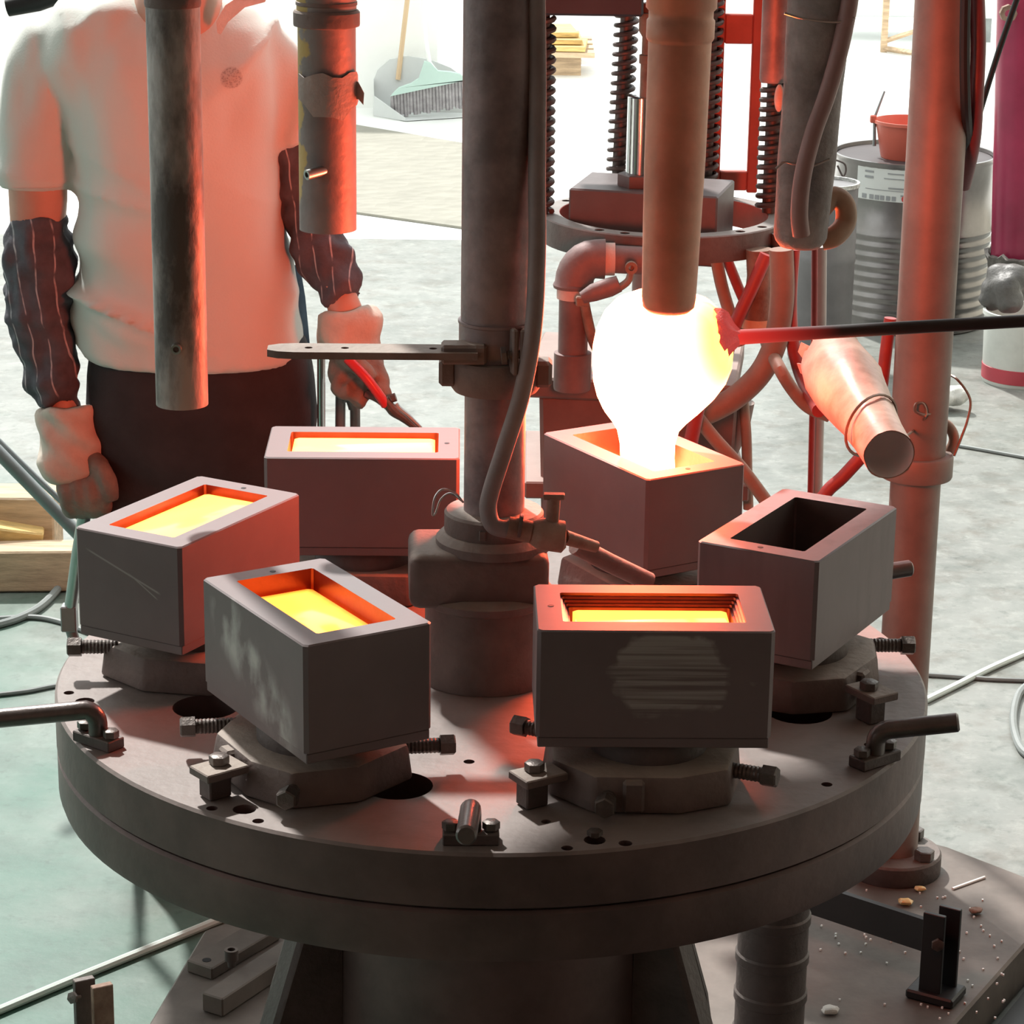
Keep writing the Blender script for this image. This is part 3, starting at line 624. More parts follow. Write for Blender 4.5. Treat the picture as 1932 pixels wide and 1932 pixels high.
# right post with its foot flange
RPY = 1.17
rp = W(1722, 880, RPY); rx = rp.x + .006
rpm = mat('right_post_paint', (.25, .18, .155), .55, .2, .3, 7, .15)
po = thing('side_post', (rx, RPY, PZ), 'tall brown steel post with collar and bolted foot flange, right of the table', 'post')
zc = zY(1722, 880, RPY)
MB().lathe([(.040, PZ + .03), (.040, zc), (.0445, zc + .002), (.0455, ZTOP + .040)], (rx, RPY, 0), 40).build('shaft', rpm, po)
MB().lathe([(.043, zc - .018), (.056, zc - .016), (.0575, zc - .013), (.0575, zc + .018), (.055, zc + .022), (.046, zc + .022)], (rx, RPY, 0), 40).build('collar', rpm, po)
fla = MB().lathe([(.078, PZ), (.080, PZ + .003), (.080, PZ + .032), (.077, PZ + .036)], (rx, RPY, 0), 40).build('flange', iron_d, po)
for k in range(4):
    a = R(20 + 90 * k - 62); q = V(rx + .061 * math.cos(a), RPY + .061 * math.sin(a), PZ + .036)
    MB().hexbolt(q - V(0, 0, .004), q + V(0, 0, .002), .008, .0165, .016).build('flange_bolt', bolt_m, fla)
hs = [W(1843, -20, RPY - .03), W(1846, 80, RPY - .03), W(1842, 180, RPY - .03), W(1836, 270, RPY + .01), W(1818, 350, RPY + .07)]
tag(MB().tube(spline(hs, 6), .0115, 12).build('side_hose', mat('dark_red_hose', (.16, .03, .035), .45, 0, .25, 12, .08), at=hs[0]), 'dark red hose lying against the upper right side post', 'hose')
hs = [W(1822, -20, RPY - .06), W(1820, 100, RPY - .06), W(1822, 200, RPY - .05), W(1826, 260, RPY + .0), W(1820, 310, RPY + .06)]
tag(MB().tube(spline(hs, 6), .008, 10).build('side_cable', black_p, at=hs[0]), 'black cable beside the red hose on the side post', 'cable')
# swing arm bar with its fork, on the platform
fk = thing('stop_fork', foot(1770, 1885), 'dark steel fork stop with a flat bar under the right table rim', 'bracket')
f0 = foot(1765, 1880); b1 = W(1760, 1780, f0.y); tz = W(1790, 1718, f0.y).z
for dx, dy in ((-.011, -.012), (.016, .012)):
    MB().box((f0.x + dx, f0.y + dy, (PZ + tz) / 2), (.034, .008, tz - PZ), R(-30)).build('fork_cheek', black_p, fk, bevel=.001)
MB().box((f0.x, f0.y, PZ + .008), (.075, .06, .015), R(-30)).build('fork_foot', black_p, fk, bevel=.003)
p0, p1 = W(1765, 1770, f0.y), W(1588, 1712, f0.y + .12)
dv = p1 - p0; rt = Vector((dv.x, dv.y, 0)).normalized()
mb = MB(); hh = .026
mb.loft([[p0 + V(rt.y * .005 * s, -rt.x * .005 * s, z) for s, z in ((-1, -hh), (1, -hh), (1, hh), (-1, hh))], [p1 + (p1 - p0) * .6 + V(rt.y * .005 * s, -rt.x * .005 * s, z) for s, z in ((-1, -hh), (1, -hh), (1, hh), (-1, hh))]]).build('flat_bar', black_p, fk)
MB().hexbolt(p0 + V(0, .02, 0), p0 + V(0, -.02, 0), .006, .010, .006).build('pivot_bolt', bolt_m, fk)
f1 = foot(176, 1985)
fl = thing('stop_fork', f1, 'pair of rusty upright stop plates at bottom left corner of the platform', 'bracket')
for px, py, dy in ((158, 1846, .018), (192, 1858, -.012)):
    t_ = W(px, py, f1.y + dy)
    MB().box((t_.x, f1.y + dy, (t_.z + PZ) / 2), (.030, .012, t_.z - PZ), R(28)).build('stop_plate', rust if px > 170 else iron_d, fl, bevel=.001)
MB().hexbolt(W(150, 1880, f1.y + .01), W(139, 1882, f1.y), .004, .009, .005).build('pivot_bolt', bolt_m, fl)
# two flat clamp bars with a socket screw
q0, q1 = foot(400, 1880, PZ + .03), foot(560, 1775, PZ + .03); dv = q1 - q0; an = math.atan2(dv.y, dv.x); c = (q0 + q1) / 2
cb = thing('clamp_bars', V(c.x, c.y, PZ), 'two flat steel clamp bars with a socket screw below the left table rim', 'clamp')
MB().box((c.x, c.y, PZ + .016), (dv.length, .038, .030), an).build('upper_bar', plat_m, cb, bevel=.002)
q2, q3 = foot(375, 1822, PZ + .02), foot(505, 1745, PZ + .02); dv2 = q3 - q2; c2 = (q2 + q3) / 2
lb = MB().box((c2.x, c2.y + .004, PZ + .0105), (dv2.length, .05, .020), math.atan2(dv2.y, dv2.x)).build('lower_bar', plat_m, cb, bevel=.002)
h_ = foot(390, 1812, PZ + .02); MB().lathe([(.007, .0203), (.007, .021), (.0, .021)], (h_.x, h_.y, PZ), 14).build('bar_hole', black_p, cb)
s0 = foot(437, 1822, PZ + .031); MB().lathe([(.006, .03), (.006, .04), (.0105, .041), (.0105, .058), (.006, .058), (.006, .050)], (s0.x, s0.y, PZ), 16).build('socket_screw', iron_d, cb)
# pressure cylinder under the right rim
q = foot(1448, 1990); cy = thing('air_cylinder', q, 'ribbed dark cylinder standing under the right of the rotary table', 'cylinder')
prf = [(.056, 0), (.056, .02), (.05, .024)]
zt_ = W(1448, 1770, q.y).z - PZ
for k in range(4): prf += [(.05, .03 + k * .06), (.0525, .033 + k * .06), (.0525, .045 + k * .06), (.05, .048 + k * .06)]
MB().lathe(prf + [(.05, max(.3, zt_))], q, 32).build('barrel', iron_d, cy)
MB().lathe([(.02, max(.3, zt_)), (.02, T - .2 - PZ)], q, 20).build('ram', iron_d, cy)

# ---------------------------------------------------------------- press behind the table
QY = 1.62
c0 = W(1252, 402, QY); zr = c0.z
def rpx(r, p): return r * ((p - CAM).dot(FWD)) / F_PX
RO, RI = rpx(232, c0), rpx(196, c0)
pr = thing('spring_press', (c0.x, QY, 0), 'idle spring press with a drilled ring, coil springs and chrome ram behind the gob', 'press')
ring_m = mat('ring_steel', (.14, .12, .115), .6, .3, .3, 14, .25, dust=(.27, .24, .225))
rg_ = MB().ring_lathe([(RI, zr - .045), (RO, zr - .045), (RO, zr - .002), (RO - .002, zr), (RI + .001, zr), (RI, zr - .001)], (c0.x, QY, 0), 72).build('press_ring', [ring_m, red_paint_glow], pr)
for p in rg_.data.polygons:
    if math.hypot(p.center.x, p.center.y) < RI + .001: p.material_index = 1  # bore coloured red to stand for the glow falling on it
rg_m = (RI + RO) / 2
hp = [(c0.x + rg_m * math.cos(R(a)), QY + rg_m * math.sin(R(a))) for a in (-126, -112, -52, -35, 28, 62, 148)]
bpy.context.view_layer.update()
cut(rg_, [(V(x, y, zr - .02), V(x, y, zr + .02), .0085, 12) for x, y in hp])
spm = mat('spring_steel', (.10, .075, .07), .5, .5, .3, 20, .15)
ztop = W(1100, 24, QY).z
def spring(px, Y, pitch, r, w, tx=0):
    b_ = W(px, 380, Y); n_ = int((ztop - zr) / pitch); pts = []
    for k in range(n_ * 14 + 1):
        f = k / 14; pts.append(V(b_.x + tx * (f / n_) + r * math.cos(2 * math.pi * f), Y + r * math.sin(2 * math.pi * f), zr + .004 + f * pitch))
    MB().tube(pts, w, 7).build('coil_spring', spm, pr)
    MB().cyl(V(b_.x, Y, zr), V(b_.x + tx, Y, ztop), r * .62, seg=16).build('guide_rod', spm, pr)
spring(1023, QY - .02, .0172, .0165, .0052, -.002)
spring(1164, QY + .17, .0168, .0185, .0042, .010)
spring(1452, QY + .02, .0165, .0205, .005, 0)
spring(1330, QY + .17, .0168, .0185, .0042, 0)
x0, x1 = W(988, 10, QY).x, W(1212, 10, QY).x
MB().box(((x0 + x1) / 2, QY + .08, ztop + .06), (x1 - x0, .26, .12)).build('crosshead', mat('blue_grey_steel', (.045, .055, .07), .6, .3, .2, 9, .1), pr, bevel=.004)
bx = W(1230, 400, QY); blk = mat('press_block', (.13, .105, .105), .5, .3, .2, 8, .1)
MB().box((bx.x, QY, zr - .01), (.255, .17, .12), R(-14)).build('press_block', blk, pr, bevel=.003)
rm = W(1205, 345, QY); zb = zr + .052
MB().lathe([(.036, zb - .002), (.037, zb), (.037, zb + .018), (.035, zb + .02)], (rm.x, QY - .02, 0), 6).build('ram_nut', blk, pr)
z18 = W(1205, 182, QY - .02).z
MB().lathe([(.0235, zb + .018), (.0235, z18 - .001), (.022, z18)], (rm.x, QY - .02, 0), 32).build('chrome_ram', chrome, pr)
MB().lathe([(.0155, z18), (.0155, z18 + .055), (.018, z18 + .056), (.018, z18 + .07), (.014, z18 + .071), (.014, z18 + .1), (.02, z18 + .11), (.02, z18 + .14), (.015, z18 + .141), (.015, ztop + .02)], (rm.x + .012, QY - .02, 0), 20).build('ram_shaft', rust, pr)
# red window frame at the back of the ring
FY = QY + .19
def fx(px): return W(px, 200, FY).x
def fz(py): return W(1390, py, FY).z
fm = MB()
for (a, b_, t_, u) in ((1296, 1362, -60, 362), (1414, 1434, -60, 362)):
    MB().box(((fx(a) + fx(b_)) / 2, FY, (fz(t_) + fz(u)) / 2), (fx(b_) - fx(a), .02, fz(t_) - fz(u))).build('frame_upright', red_paint_glow, pr, bevel=.002)
for (t_, u) in ((26, 82), (322, 358), (-60, -20)):
    MB().box((fx(1388), FY, (fz(t_) + fz(u)) / 2), (fx(1414) - fx(1362), .0199, fz(t_) - fz(u))).build('frame_rail', red_paint_glow, pr, bevel=.002)
# column, bed and tapered stand below
zs = zY(1090, 700, QY - .1)
sm_ = mat('stand_paint', (.22, .13, .115), .6, .2, .25, 6, .15, dust=(.36, .26, .23))
MB().cyl((c0.x - .0, QY + .02, zs), (c0.x, QY + .02, zr - .04), .05).build('column', sm_, pr)
xl, xr = W(1003, 720, QY).x, W(1395, 720, QY).x
MB().box(((xl + xr) / 2, QY, zs - .018), (xr - xl, .34, .036), R(-7)).build('bed_plate', sm_, pr, bevel=.004)
mb = MB(); mb.loft([[V((xl + xr) / 2 + sx * (xr - xl) * k, QY + sy * .3 * k, z) for sx, sy in ((-.5, -.5), (.5, -.5), (.5, .5), (-.5, .5))] for z, k in ((.0, .80), (.06, .80), (zs - .035, .93))]).build('stand', sm_, pr, bevel=.006)
MB().box(((xl + xr) / 2 - .0, QY, zY(1010, 905, QY - .1)), (xr - xl + .02, .33, .03)).build('stand_rail', sm_, pr, bevel=.003)

# ---------------------------------------------------------------- pipes and hoses round the press
e_m = mat('mauve_cast_pipe', (.20, .135, .13), .6, .2, .3, 12, .2)
Yp = 1.40
b_ = W(1080, 690, Yp); t_ = W(1078, 560, Yp)
el = thing('elbow_pipe', V(b_.x, Yp, zs), 'rusty mauve pipe elbow standing on the press bed, left of the gob', 'pipe')
MB().lathe([(.030, zs - .001), (.031, zs + .004), (.031, zY(1075, 665, Yp)), (.0245, zY(1075, 664, Yp)), (.0245, t_.z)], (b_.x, Yp, 0), 28).build('riser', e_m, el)
MB().lathe([(.0285, 0), (.0285, .018)], (b_.x, Yp, t_.z - .002), 28).build('thread_tape', mat('thread_tape', (.62, .48, .43), .7, 0, .15, 30, .2), el)
k_ = W(1078, 545, Yp)
arc = [V(b_.x, Yp, t_.z + .016 + .005 * i) for i in range(2)] + [V(b_.x + .034 - .034 * math.cos(a), Yp, t_.z + .024 + .040 * math.sin(a)) for a in [R(x) for x in range(0, 91, 15)]] + [V(b_.x + .05, Yp, t_.z + .064)]
MB().tube(arc, [.034, .035] + [.032] * 7 + [.033], 26).build('elbow', e_m, el)
MB().cyl(V(b_.x + .05, Yp, t_.z + .064), V(b_.x + .066, Yp, t_.z + .064), .027).build('thread_tape', bpy.data.materials['thread_tape'], el)
MB().cyl(V(b_.x + .066, Yp, t_.z + .064), V(b_.x + .12, Yp, t_.z + .062), .023).build('branch', e_m, el)
def hose(name, pts, Y, rpix, m, lab, cat='hose', seg=12, n=6):
    P = [W(q[0], q[1], Y if len(q) < 3 else q[2]) for q in pts]
    r = rpx(rpix, P[0])
    return tag(MB().tube(spline(P, n), r, seg).build(name, m, at=P[-1]), lab, cat)
lv = thing('lever_link', W(1150, 540, 1.34), 'rust-orange lever link clamped to the elbow pipe left of the gob', 'lever')
MB().tube([W(1098, 562, 1.33), W(1120, 552, 1.33), W(1150, 542, 1.33), W(1168, 535, 1.33)], [.010, .015, .016, .014], 14).build('rod_end', e_m, lv)
MB().tube(spline([W(1165, 545, 1.33), W(1185, 530, 1.33), W(1192, 507, 1.33), W(1194, 498, 1.33)], 5), .012, 12, flat=.5).build('link', rust, lv)
MB().ring_lathe([(.0045, -.005), (.010, -.005), (.010, .005), (.0045, .005)], (0, 0, 0), 18).xf(lambda v_: W(1191, 505, 1.315) + V(v_.x, v_.z, v_.y)).build('eye', rust, lv)
MB().box(W(1098, 568, 1.34), (.02, .015, .016)).build('link_block', rust, lv, bevel=.002)
tan = mat('tan_rubber', (.34, .20, .15), .6, 0, .25, 12, .12)
hose('curved_strut', [(1100, 560), (1108, 600), (1118, 640), (1132, 668)], 1.38, 10, rust, 'rusty curved strut between elbow pipe and gob', 'strut')
hose('red_hose', [(1446, 480), (1420, 540), (1388, 610), (1372, 665)], 1.42, 13, hose_r, 'red hose slanting down to the right side of the gob')
hose('rubber_hose', [(1352, 490), (1362, 540), (1380, 600), (1400, 650)], 1.48, 12, tan, 'tan hose dropping behind the right edge of the gob')
hose('rubber_hose', [(1372, 490), (1392, 540), (1412, 590), (1420, 640)], 1.52, 10, hose_r, 'thin red hose crossing behind the slanted red hose')
ti = thing('taped_pipe', W(1425, 640, 1.45), 'tapered rusty pipe with an orange taped joint, right of the gob', 'pipe')
P = [W(1432, 470, 1.45), W(1432, 520, 1.45), W(1428, 600, 1.45)]
MB().tube(P, [.022, .02, .0245], 20).build('pipe', rust, ti)
MB().tube([W(1428, 600, 1.45), W(1427, 618, 1.45)], [.0265, .0265], 20).build('tape', mat('orange_tape', (.65, .40, .25), .6, 0, .15, 20, .1), ti)
MB().tube([W(1427, 618, 1.45), W(1424, 640, 1.45)], [.024, .024], 20).build('tail', rust, ti)
hose('big_hose', [(1474, 470), (1476, 550), (1470, 610), (1458, 660), (1430, 710), (1380, 755), (1320, 785)], 1.36, 23, mat('brown_duct_hose', (.27, .16, .12), .6, 0, .3, 10, .15), 'thick brown hose curving round the right of the gob', seg=18)
hose('dark_pipe', [(1468, 440), (1468, 520), (1466, 600), (1462, 650)], 1.5, 13, iron_d, 'dark upright pipe right of the taped pipe', 'pipe')
hose('red_hose', [(1497, 470), (1491, 560), (1495, 640), (1512, 710), (1545, 775, 1.2)], 1.38, 13, hose_r, 'long red hose hanging down to the pink duct')
hose('rubber_hose', [(1438, 600, 1.5), (1444, 640, 1.5), (1468, 690), (1495, 735), (1525, 768), (1565, 785)], 1.3, 12, tan, 'tan hose sagging from the press to below the pink duct')
hose('standing_pipe', [(1547, 465), (1546, 620), (1543, 760), (1536, 1050), (1528, 1290), (1520, 1545)], 1.75, 13, mat('grey_pink_pipe', (.42, .36, .34), .5, .1, .15, 8, .1), 'grey-pink upright pipe behind the long red hose', 'pipe')
hose('red_line', [(1537, 465), (1536, 620), (1533, 760), (1526, 1050), (1518, 1290), (1508, 1549)], 1.72, 6, hose_r, 'thin red line alongside the grey-pink pipe', 'hose')
hose('rubber_hose', [(1402, 750), (1408, 820), (1410, 900), (1412, 960)], 1.5, 10, tan, 'tan hose hanging straight down behind the filling mould')
hose('rubber_hose', [(1318, 790), (1350, 830), (1400, 885), (1445, 945)], 1.3, 13, tan, 'tan hose slanting down right behind the filling mould')
hose('red_hose', [(1322, 740), (1312, 790), (1300, 850), (1290, 880)], 1.25, 14, hose_r, 'red hose dropping right of the pouring stream')
P = [W(1385, 755, 1.55), W(1378, 800, 1.55), W(1360, 860, 1.55)]
tag(MB().tube(P, [.036, .034, .026], 20).build('funnel', sm_, at=P[2]), 'brown tapered funnel behind the tan hoses right of the stream', 'funnel')
hose('red_hose', [(1625, 862), (1590, 900), (1555, 935), (1530, 1000), (1525, 1300), (1520, 1600)], 1.15, 13, hose_r, 'dark red hose coming out under the pink duct')
hose('red_hose', [(1680, 600), (1672, 660), (1665, 720), (1660, 742)], 1.2, 12, hose_r, 'dark red hose end hanging left of the side post')
hose('rubber_hose', [(1765, 790), (1790, 805), (1800, 830), (1785, 858), (1768, 860)], RPY + .02, 10, tan, 'tan hose bend sticking out right of the side post')
# ---------------------------------------------------------------- pink duct wired to the side post
n0, n1 = W(1678, 858, .22), W(1574, 688, .54); ax = (n1 - n0); Ld = ax.length; ax.normalize()
du = thing('foil_duct', n0, 'pinkish plastic-wrapped open duct wired to the side post', 'duct')
dm = mat('pink_wrap', (.36, .15, .09), .4, 0, .4, 14, .3, c2=(.55, .33, .25), bscale=30); dm2 = mat('duct_inside', (.80, .76, .74), .5, 0, .05, 6, .05)
u = V(1, 0, 0); u = (u - ax * u.dot(ax)).normalized(); w_ = ax.cross(u)
def circ(t, r, wob=0, k=0): return [n0 + ax * (t + wob * .25 * math.sin(j * 2.7 + k)) + (u * math.cos(2 * math.pi * j / 36) + w_ * math.sin(2 * math.pi * j / 36)) * (r + wob * noise.noise(V(j * .35, k * 1.3, 4))) for j in range(36)]
rr_ = rpx(49, n0)
prf = [(0, rr_), (.02, rr_), (.06, rr_ * 1.02), (.1, rr_ * 1.10), (.14, rr_ * 1.18), (.17, rr_ * 1.28), (.2, rr_ * 1.40), (.24, rr_ * 1.50), (.28, rr_ * 1.52), (.32, rr_ * 1.42), (.345, rr_ * 1.22)]
rings = [circ(t, r, .0012 + t * .012, i) for i, (t, r) in enumerate(prf)]
MB().loft(rings + [circ(.34, rr_ * .97, 0), circ(.30, rr_ * .97)] + [circ(.02, rr_ * .97), circ(0, rr_ * .965)], False, True).build('wrap', dm, du, smooth=60)
MB().loft([circ(.0, rr_ * .95), circ(.045, rr_ * .93), circ(.06, rr_ * .7), circ(.065, rr_ * .02)], False).build('liner', dm2, du, smooth=60)
for k in range(9):
    a = 2 * math.pi * k / 9; q = n0 + ax * .335 + (u * math.cos(a) + w_ * math.sin(a)) * rr_ * 1.2
    d_ = (u * math.cos(a) + w_ * math.sin(a)); s_ = d_.cross(ax)
    MB().loft([[q + s_ * .010 - d_ * .002, q - s_ * .010 - d_ * .002, q - s_ * .010, q + s_ * .010], [q + ax * .018 + d_ * .004 + s_ * .007, q + ax * .022 + d_ * .004 - s_ * .006, q + ax * .022 + d_ * .006 - s_ * .006, q + ax * .018 + d_ * .006 + s_ * .007]]).build('torn_edge', dm, du)
pts = [n0 + ax * (.10 + .03 * math.cos(a)) + (u * math.cos(a) + w_ * math.sin(a)) * (rr_ * 1.14 + .003) for a in [2 * math.pi * j / 28 for j in range(28)]]
wm = mat('tie_wire', (.30, .20, .16), .4, .7, .2, 20, 0)
wr = thing('tie_wire', W(1700, 790, .8), 'curly tie wire holding the pink duct to the side post', 'wire')
MB().tube(pts, .002, 6, closed=True).build('duct_loop', wm, wr)
MB().tube(spline([n0 + ax * .10 + u * rr_ * 1.13, W(1690, 828, .7), W(1720, 815, RPY - .06), W(1746, 785, RPY - .05), W(1742, 762, RPY - .05), W(1728, 762, RPY - .055), W(1727, 776, RPY - .055), W(1745, 782, RPY - .05), W(1775, 772, RPY - .02), W(1784, 745, RPY), W(1780, 720, RPY + .04)], 6), .0022, 6).build('curl', wm, wr)
MB().tube(spline([W(1782, 705, RPY + .04), W(1805, 715, RPY), W(1830, 752, RPY), W(1826, 790, RPY), W(1812, 830, RPY), W(1800, 860, RPY)], 6), .0022, 6).build('loose_end', wm, wr)

# ---------------------------------------------------------------- things at the back
DY = 5.6
c = W(1726, 287, DY); rd = rpx(151, c); hd = c.z
dr = thing('steel_drum', (c.x, DY, 0), 'big grey ribbed steel drum with a paper label, behind the side post', 'drum', 'drums at the back')
drm = mat('drum_steel', (.24, .225, .22), .28, .85, .2, 6, .06)
prf = [(rd - .006, 0), (rd, .004), (rd, .02)]
for k in range(9):
    z = .04 + k * .033; prf += [(rd, z), (rd + .007, z + .008), (rd + .007, z + .014), (rd, z + .022)]
prf += [(rd, hd - .02), (rd + .006, hd - .012), (rd + .006, hd), (rd - .004, hd), (rd - .006, hd - .02)]
MB().lathe(prf, (c.x, DY, 0), 64).build('drum_wall', drm, dr, smooth=50)
MB().lathe([(rd - .008, hd - .022), (rd - .008, hd - .012)], (c.x, DY, 0), 48).build('lid', mat('drum_lid', (.07, .058, .06), .55, .3, .15, 5, .05), dr)
lab = MB(); rl = rd + .0015
def patch(a0, a1, z0, z1, r, n=10):
    rg = []
    for k in range(n + 1):
        a = a0 + (a1 - a0) * k / n; s, co = math.sin(a), -math.cos(a)
        rg.append([V(c.x + r * s, DY + r * co, z0), V(c.x + r * s, DY + r * co, z1), V(c.x + (r + .0006) * s, DY + (r + .0006) * co, z1), V(c.x + (r + .0006) * s, DY + (r + .0006) * co, z0)])
    return rg
aw = lambda px: math.asin(max(-1, min(1, (W(px, 340, DY).x - c.x) / rd)))
z1l, z0l = zY(1660, 312, DY - rd), zY(1660, 383, DY - rd)
lb_ = MB().loft(patch(aw(1606), aw(1790), z0l, z1l, rl)).build('label', mat('label_paper', (.62, .64, .62), .6, 0, .04, 6, 0), dr)
ink = mat('label_ink', (.28, .29, .30), .6, 0, .1, 6, 0); inkd = mat('label_black', (.06, .06, .07), .6, 0, .1, 6, 0); inkr = mat('label_red', (.55, .06, .06), .6, 0, .1, 6, 0)
zz = lambda t: z1l + (z0l - z1l) * t
for (pa, pb, ta, tb_) in [(1612, 1632, .06, .10), (1618, 1632, .22, .27), (1618, 1632, .36, .42), (1656, 1684, .24, .27), (1650, 1692, .38, .40), (1658, 1695, .62, .66), (1620, 1690, .70, .715), (1680, 1697, .80, .84)]:
    MB().loft(patch(aw(pa), aw(pb), zz(tb_), zz(ta), rl + .001, 4)).build('printed_line', ink, lb_)
for pa in (1615, 1627, 1636, 1645, 1655, 1665): MB().loft(patch(aw(pa), aw(pa + 7), zz(.97), zz(.85), rl + .001, 2)).build('printed_symbol', ink, lb_)
MB().loft(patch(aw(1691), aw(1700), zz(.52), zz(.40), rl + .001, 2)).build('printed_square', inkd, lb_)
MB().lathe([(.011, 0), (.011, .0008)], (0, 0, 0), 20).xf(lambda v_: V(c.x + (rl + .001) * math.sin(aw(1688)), DY - (rl + .001) * math.cos(aw(1688)), zz(.9)) + Matrix.Rotation(aw(1688), 3, 'Z') @ V(v_.x, -v_.z, v_.y)).build('printed_disc', inkr, lb_)
# red bucket on the drum
b0 = W(1712, 312, DY - .03); rb = rpx(66, b0)
bk = thing('red_bucket', (b0.x, DY - .03, hd - .012), 'red plastic bucket with a stirring stick standing on the ribbed drum', 'bucket')
zb_ = hd - .012; zt_ = zY(1712, 226, DY - .03)
bm_ = mat('red_plastic', (.60, .13, .085), .4, 0, .08, 6, .03)
MB().lathe([(rb * .76, zb_), (rb * .78, zb_ + .004), (rb * .97, zt_ - .012), (rb * 1.03, zt_ - .01), (rb * 1.03, zt_), (rb * .98, zt_), (rb * .95, zt_ - .01), (rb * .75, zb_ + .006)], (b0.x, DY - .03, 0), 40).build('pail', bm_, bk)
q = W(1650, 222, DY - .03); MB().tube([q + V(.004, 0, -.09), q, W(1669, 172, DY - .03)], [.006, .005, .0035], 8).build('stick', grey_pipe, bk)
MB().box(q + V(-.004, 0, -.004), (.02, .02, .025)).build('handle_lug', bm_, bk, bevel=.003)
# smaller pail in front of the drum
SY = 5.05
c = W(1560, 342, SY); rs = rpx(60, c)
sd = thing('grey_pail', (c.x, SY, 0), 'narrow grey pail with a spattered silver rim, left of the ribbed drum', 'drum', 'drums at the back')
MB().lathe([(rs * .96, 0), (rs, .01), (rs, c.z * .55), (rs * 1.02, c.z * .56), (rs * 1.02, c.z * .6), (rs, c.z * .61), (rs, c.z - .01)], (c.x, SY, 0), 40).build('pail_wall', mat('grey_paint', (.19, .185, .19), .5, .3, .2, 6, .1), sd)
MB().ring_lathe([(rs * .96, c.z - .012), (rs * 1.04, c.z - .012), (rs * 1.04, c.z), (rs * .96, c.z)], (c.x, SY, 0), 40).build('rim', mat('spattered_rim', (.5, .5, .48), .4, .5, .5, 60, .4), sd)
MB().lathe([(rs * .95, c.z - .03), (rs * .95, c.z - .02)], (c.x, SY, 0), 32).build('contents', mat('grey_slurry', (.25, .25, .24), .6, 0, .2, 20, .1), sd)
MB().tube(spline([W(1570, 300, SY), W(1592, 308, SY), W(1596, 322, SY), W(1590, 332, SY), W(1580, 312, SY)], 5), .003, 6).build('wire_handle', iron_d, sd)
# bin with a magenta roll, white pail
BY = 5.25
c = W(1932, 480, BY); rb = rpx(70, c)
bn = thing('scrap_bin', (c.x, BY, 0), 'dark crumpled metal bin at the right edge behind the white pail', 'bin')
rings = []
for k, (r, z) in enumerate([(rb * .85, 0), (rb * .9, c.z * .5), (rb * .95, c.z - .03), (rb * 1.05, c.z), (rb * .95, c.z + .004), (rb * .85, c.z - .05), (rb * .8, c.z * .45)]):
    rings.append([V(c.x + r * math.cos(2 * math.pi * j / 40) * (1 + .07 * noise.noise(V(j * .6, k * .7, 1))), BY + r * math.sin(2 * math.pi * j / 40), z + (.03 * noise.noise(V(j * .5, 3, 2)) if k in (2, 3, 4) else 0)) for j in range(40)])
MB().loft(rings).build('bin_wall', mat('crumpled_metal', (.14, .13, .12), .45, .5, .5, 16, .5, c2=(.36, .34, .31)), bn, smooth=60)
p0, p1 = W(1916, 468, BY), W(1930, -40, BY)
tag(MB().tube([V(p0.x, BY, .06), p0, p1], rpx(46, p0), 28).build('magenta_roll', mat('magenta_film', (.30, .03, .075), .32, .1, .25, 4, .05), at=V(p0.x, BY, .06)), 'tall magenta roll standing in the crumpled bin at right edge', 'roll')
q = W(1902, 25, BY - .1)
tag(MB().ring_lathe([(.012, -.012), (.026, -.012), (.026, .012), (.012, .012)], (0, 0, 0), 8).xf(lambda v_: q + V(v_.x, v_.z, v_.y)).build('rusty_nut_ring', rust, at=q), 'rusty pipe nut hanging against the magenta roll', 'nut')
hose('black_rod', [(1925, -20), (1880, 110), (1842, 235), (1836, 262)], 2.2, 6, black_p, 'thin black rod slanting down towards the side post', 'rod')
WY = 4.8
c = W(1936, 585, WY); rw = rpx(78, c)
wp = thing('white_pail', (c.x, WY, 0), 'white pail with a red band near its foot at the right edge', 'bucket')
MB().lathe([(rw * .93, 0), (rw * .95, .006), (rw * .99, c.z - .015), (rw * 1.03, c.z - .012), (rw * 1.03, c.z), (rw * .96, c.z), (rw * .93, c.z - .01), (rw * .9, .02)], (c.x, WY, 0), 40).build('pail', mat('dirty_white_plastic', (.62, .64, .60), .5, 0, .12, 8, .05), wp)
z_ = .012; MB().lathe([(rw * .955, z_), (rw * .97, z_ + .001), (rw * .975, z_ + .042), (rw * .96, z_ + .043)], (c.x, WY, 0), 40).build('red_band', mat('red_band', (.45, .05, .07), .5, 0, .1, 8, 0), wp)
sk = MB(); q = W(1905, 545, WY + .05)
for k in range(7): sk.ell(q + V(random.uniform(-.05, .05), random.uniform(-.05, .05), random.uniform(-.03, .04)), (.045, .05, .04), 10)
tag(fuse(sk, 'scrap_bag', mat('grey_bag', (.10, .095, .09), .5, 0, .4, 14, .4), None, .008, 3, lambda p_, n_: n_ * .006 * noise.noise(p_ * 35), at=q - V(0, 0, .05)), 'grey crumpled bag stuffed into the white pail', 'bag')
# wad of cotton on the floor
q = G(1792, 772, 0); ct = MB()
for k in range(6): ct.ell(q + V(random.uniform(-.03, .03), random.uniform(-.03, .03), .03 + random.uniform(0, .03)), (.03, .03, .028), 10)
tag(fuse(ct, 'cotton_wad', mat('cotton', (.72, .72, .68), .95, 0, .1, 30, .3), None, .007, 2, lambda p_, n_: n_ * .006 * noise.noise(p_ * 60), at=V(q.x, q.y, 0)), 'white wad of cotton on the floor right of side post', 'cotton wad')
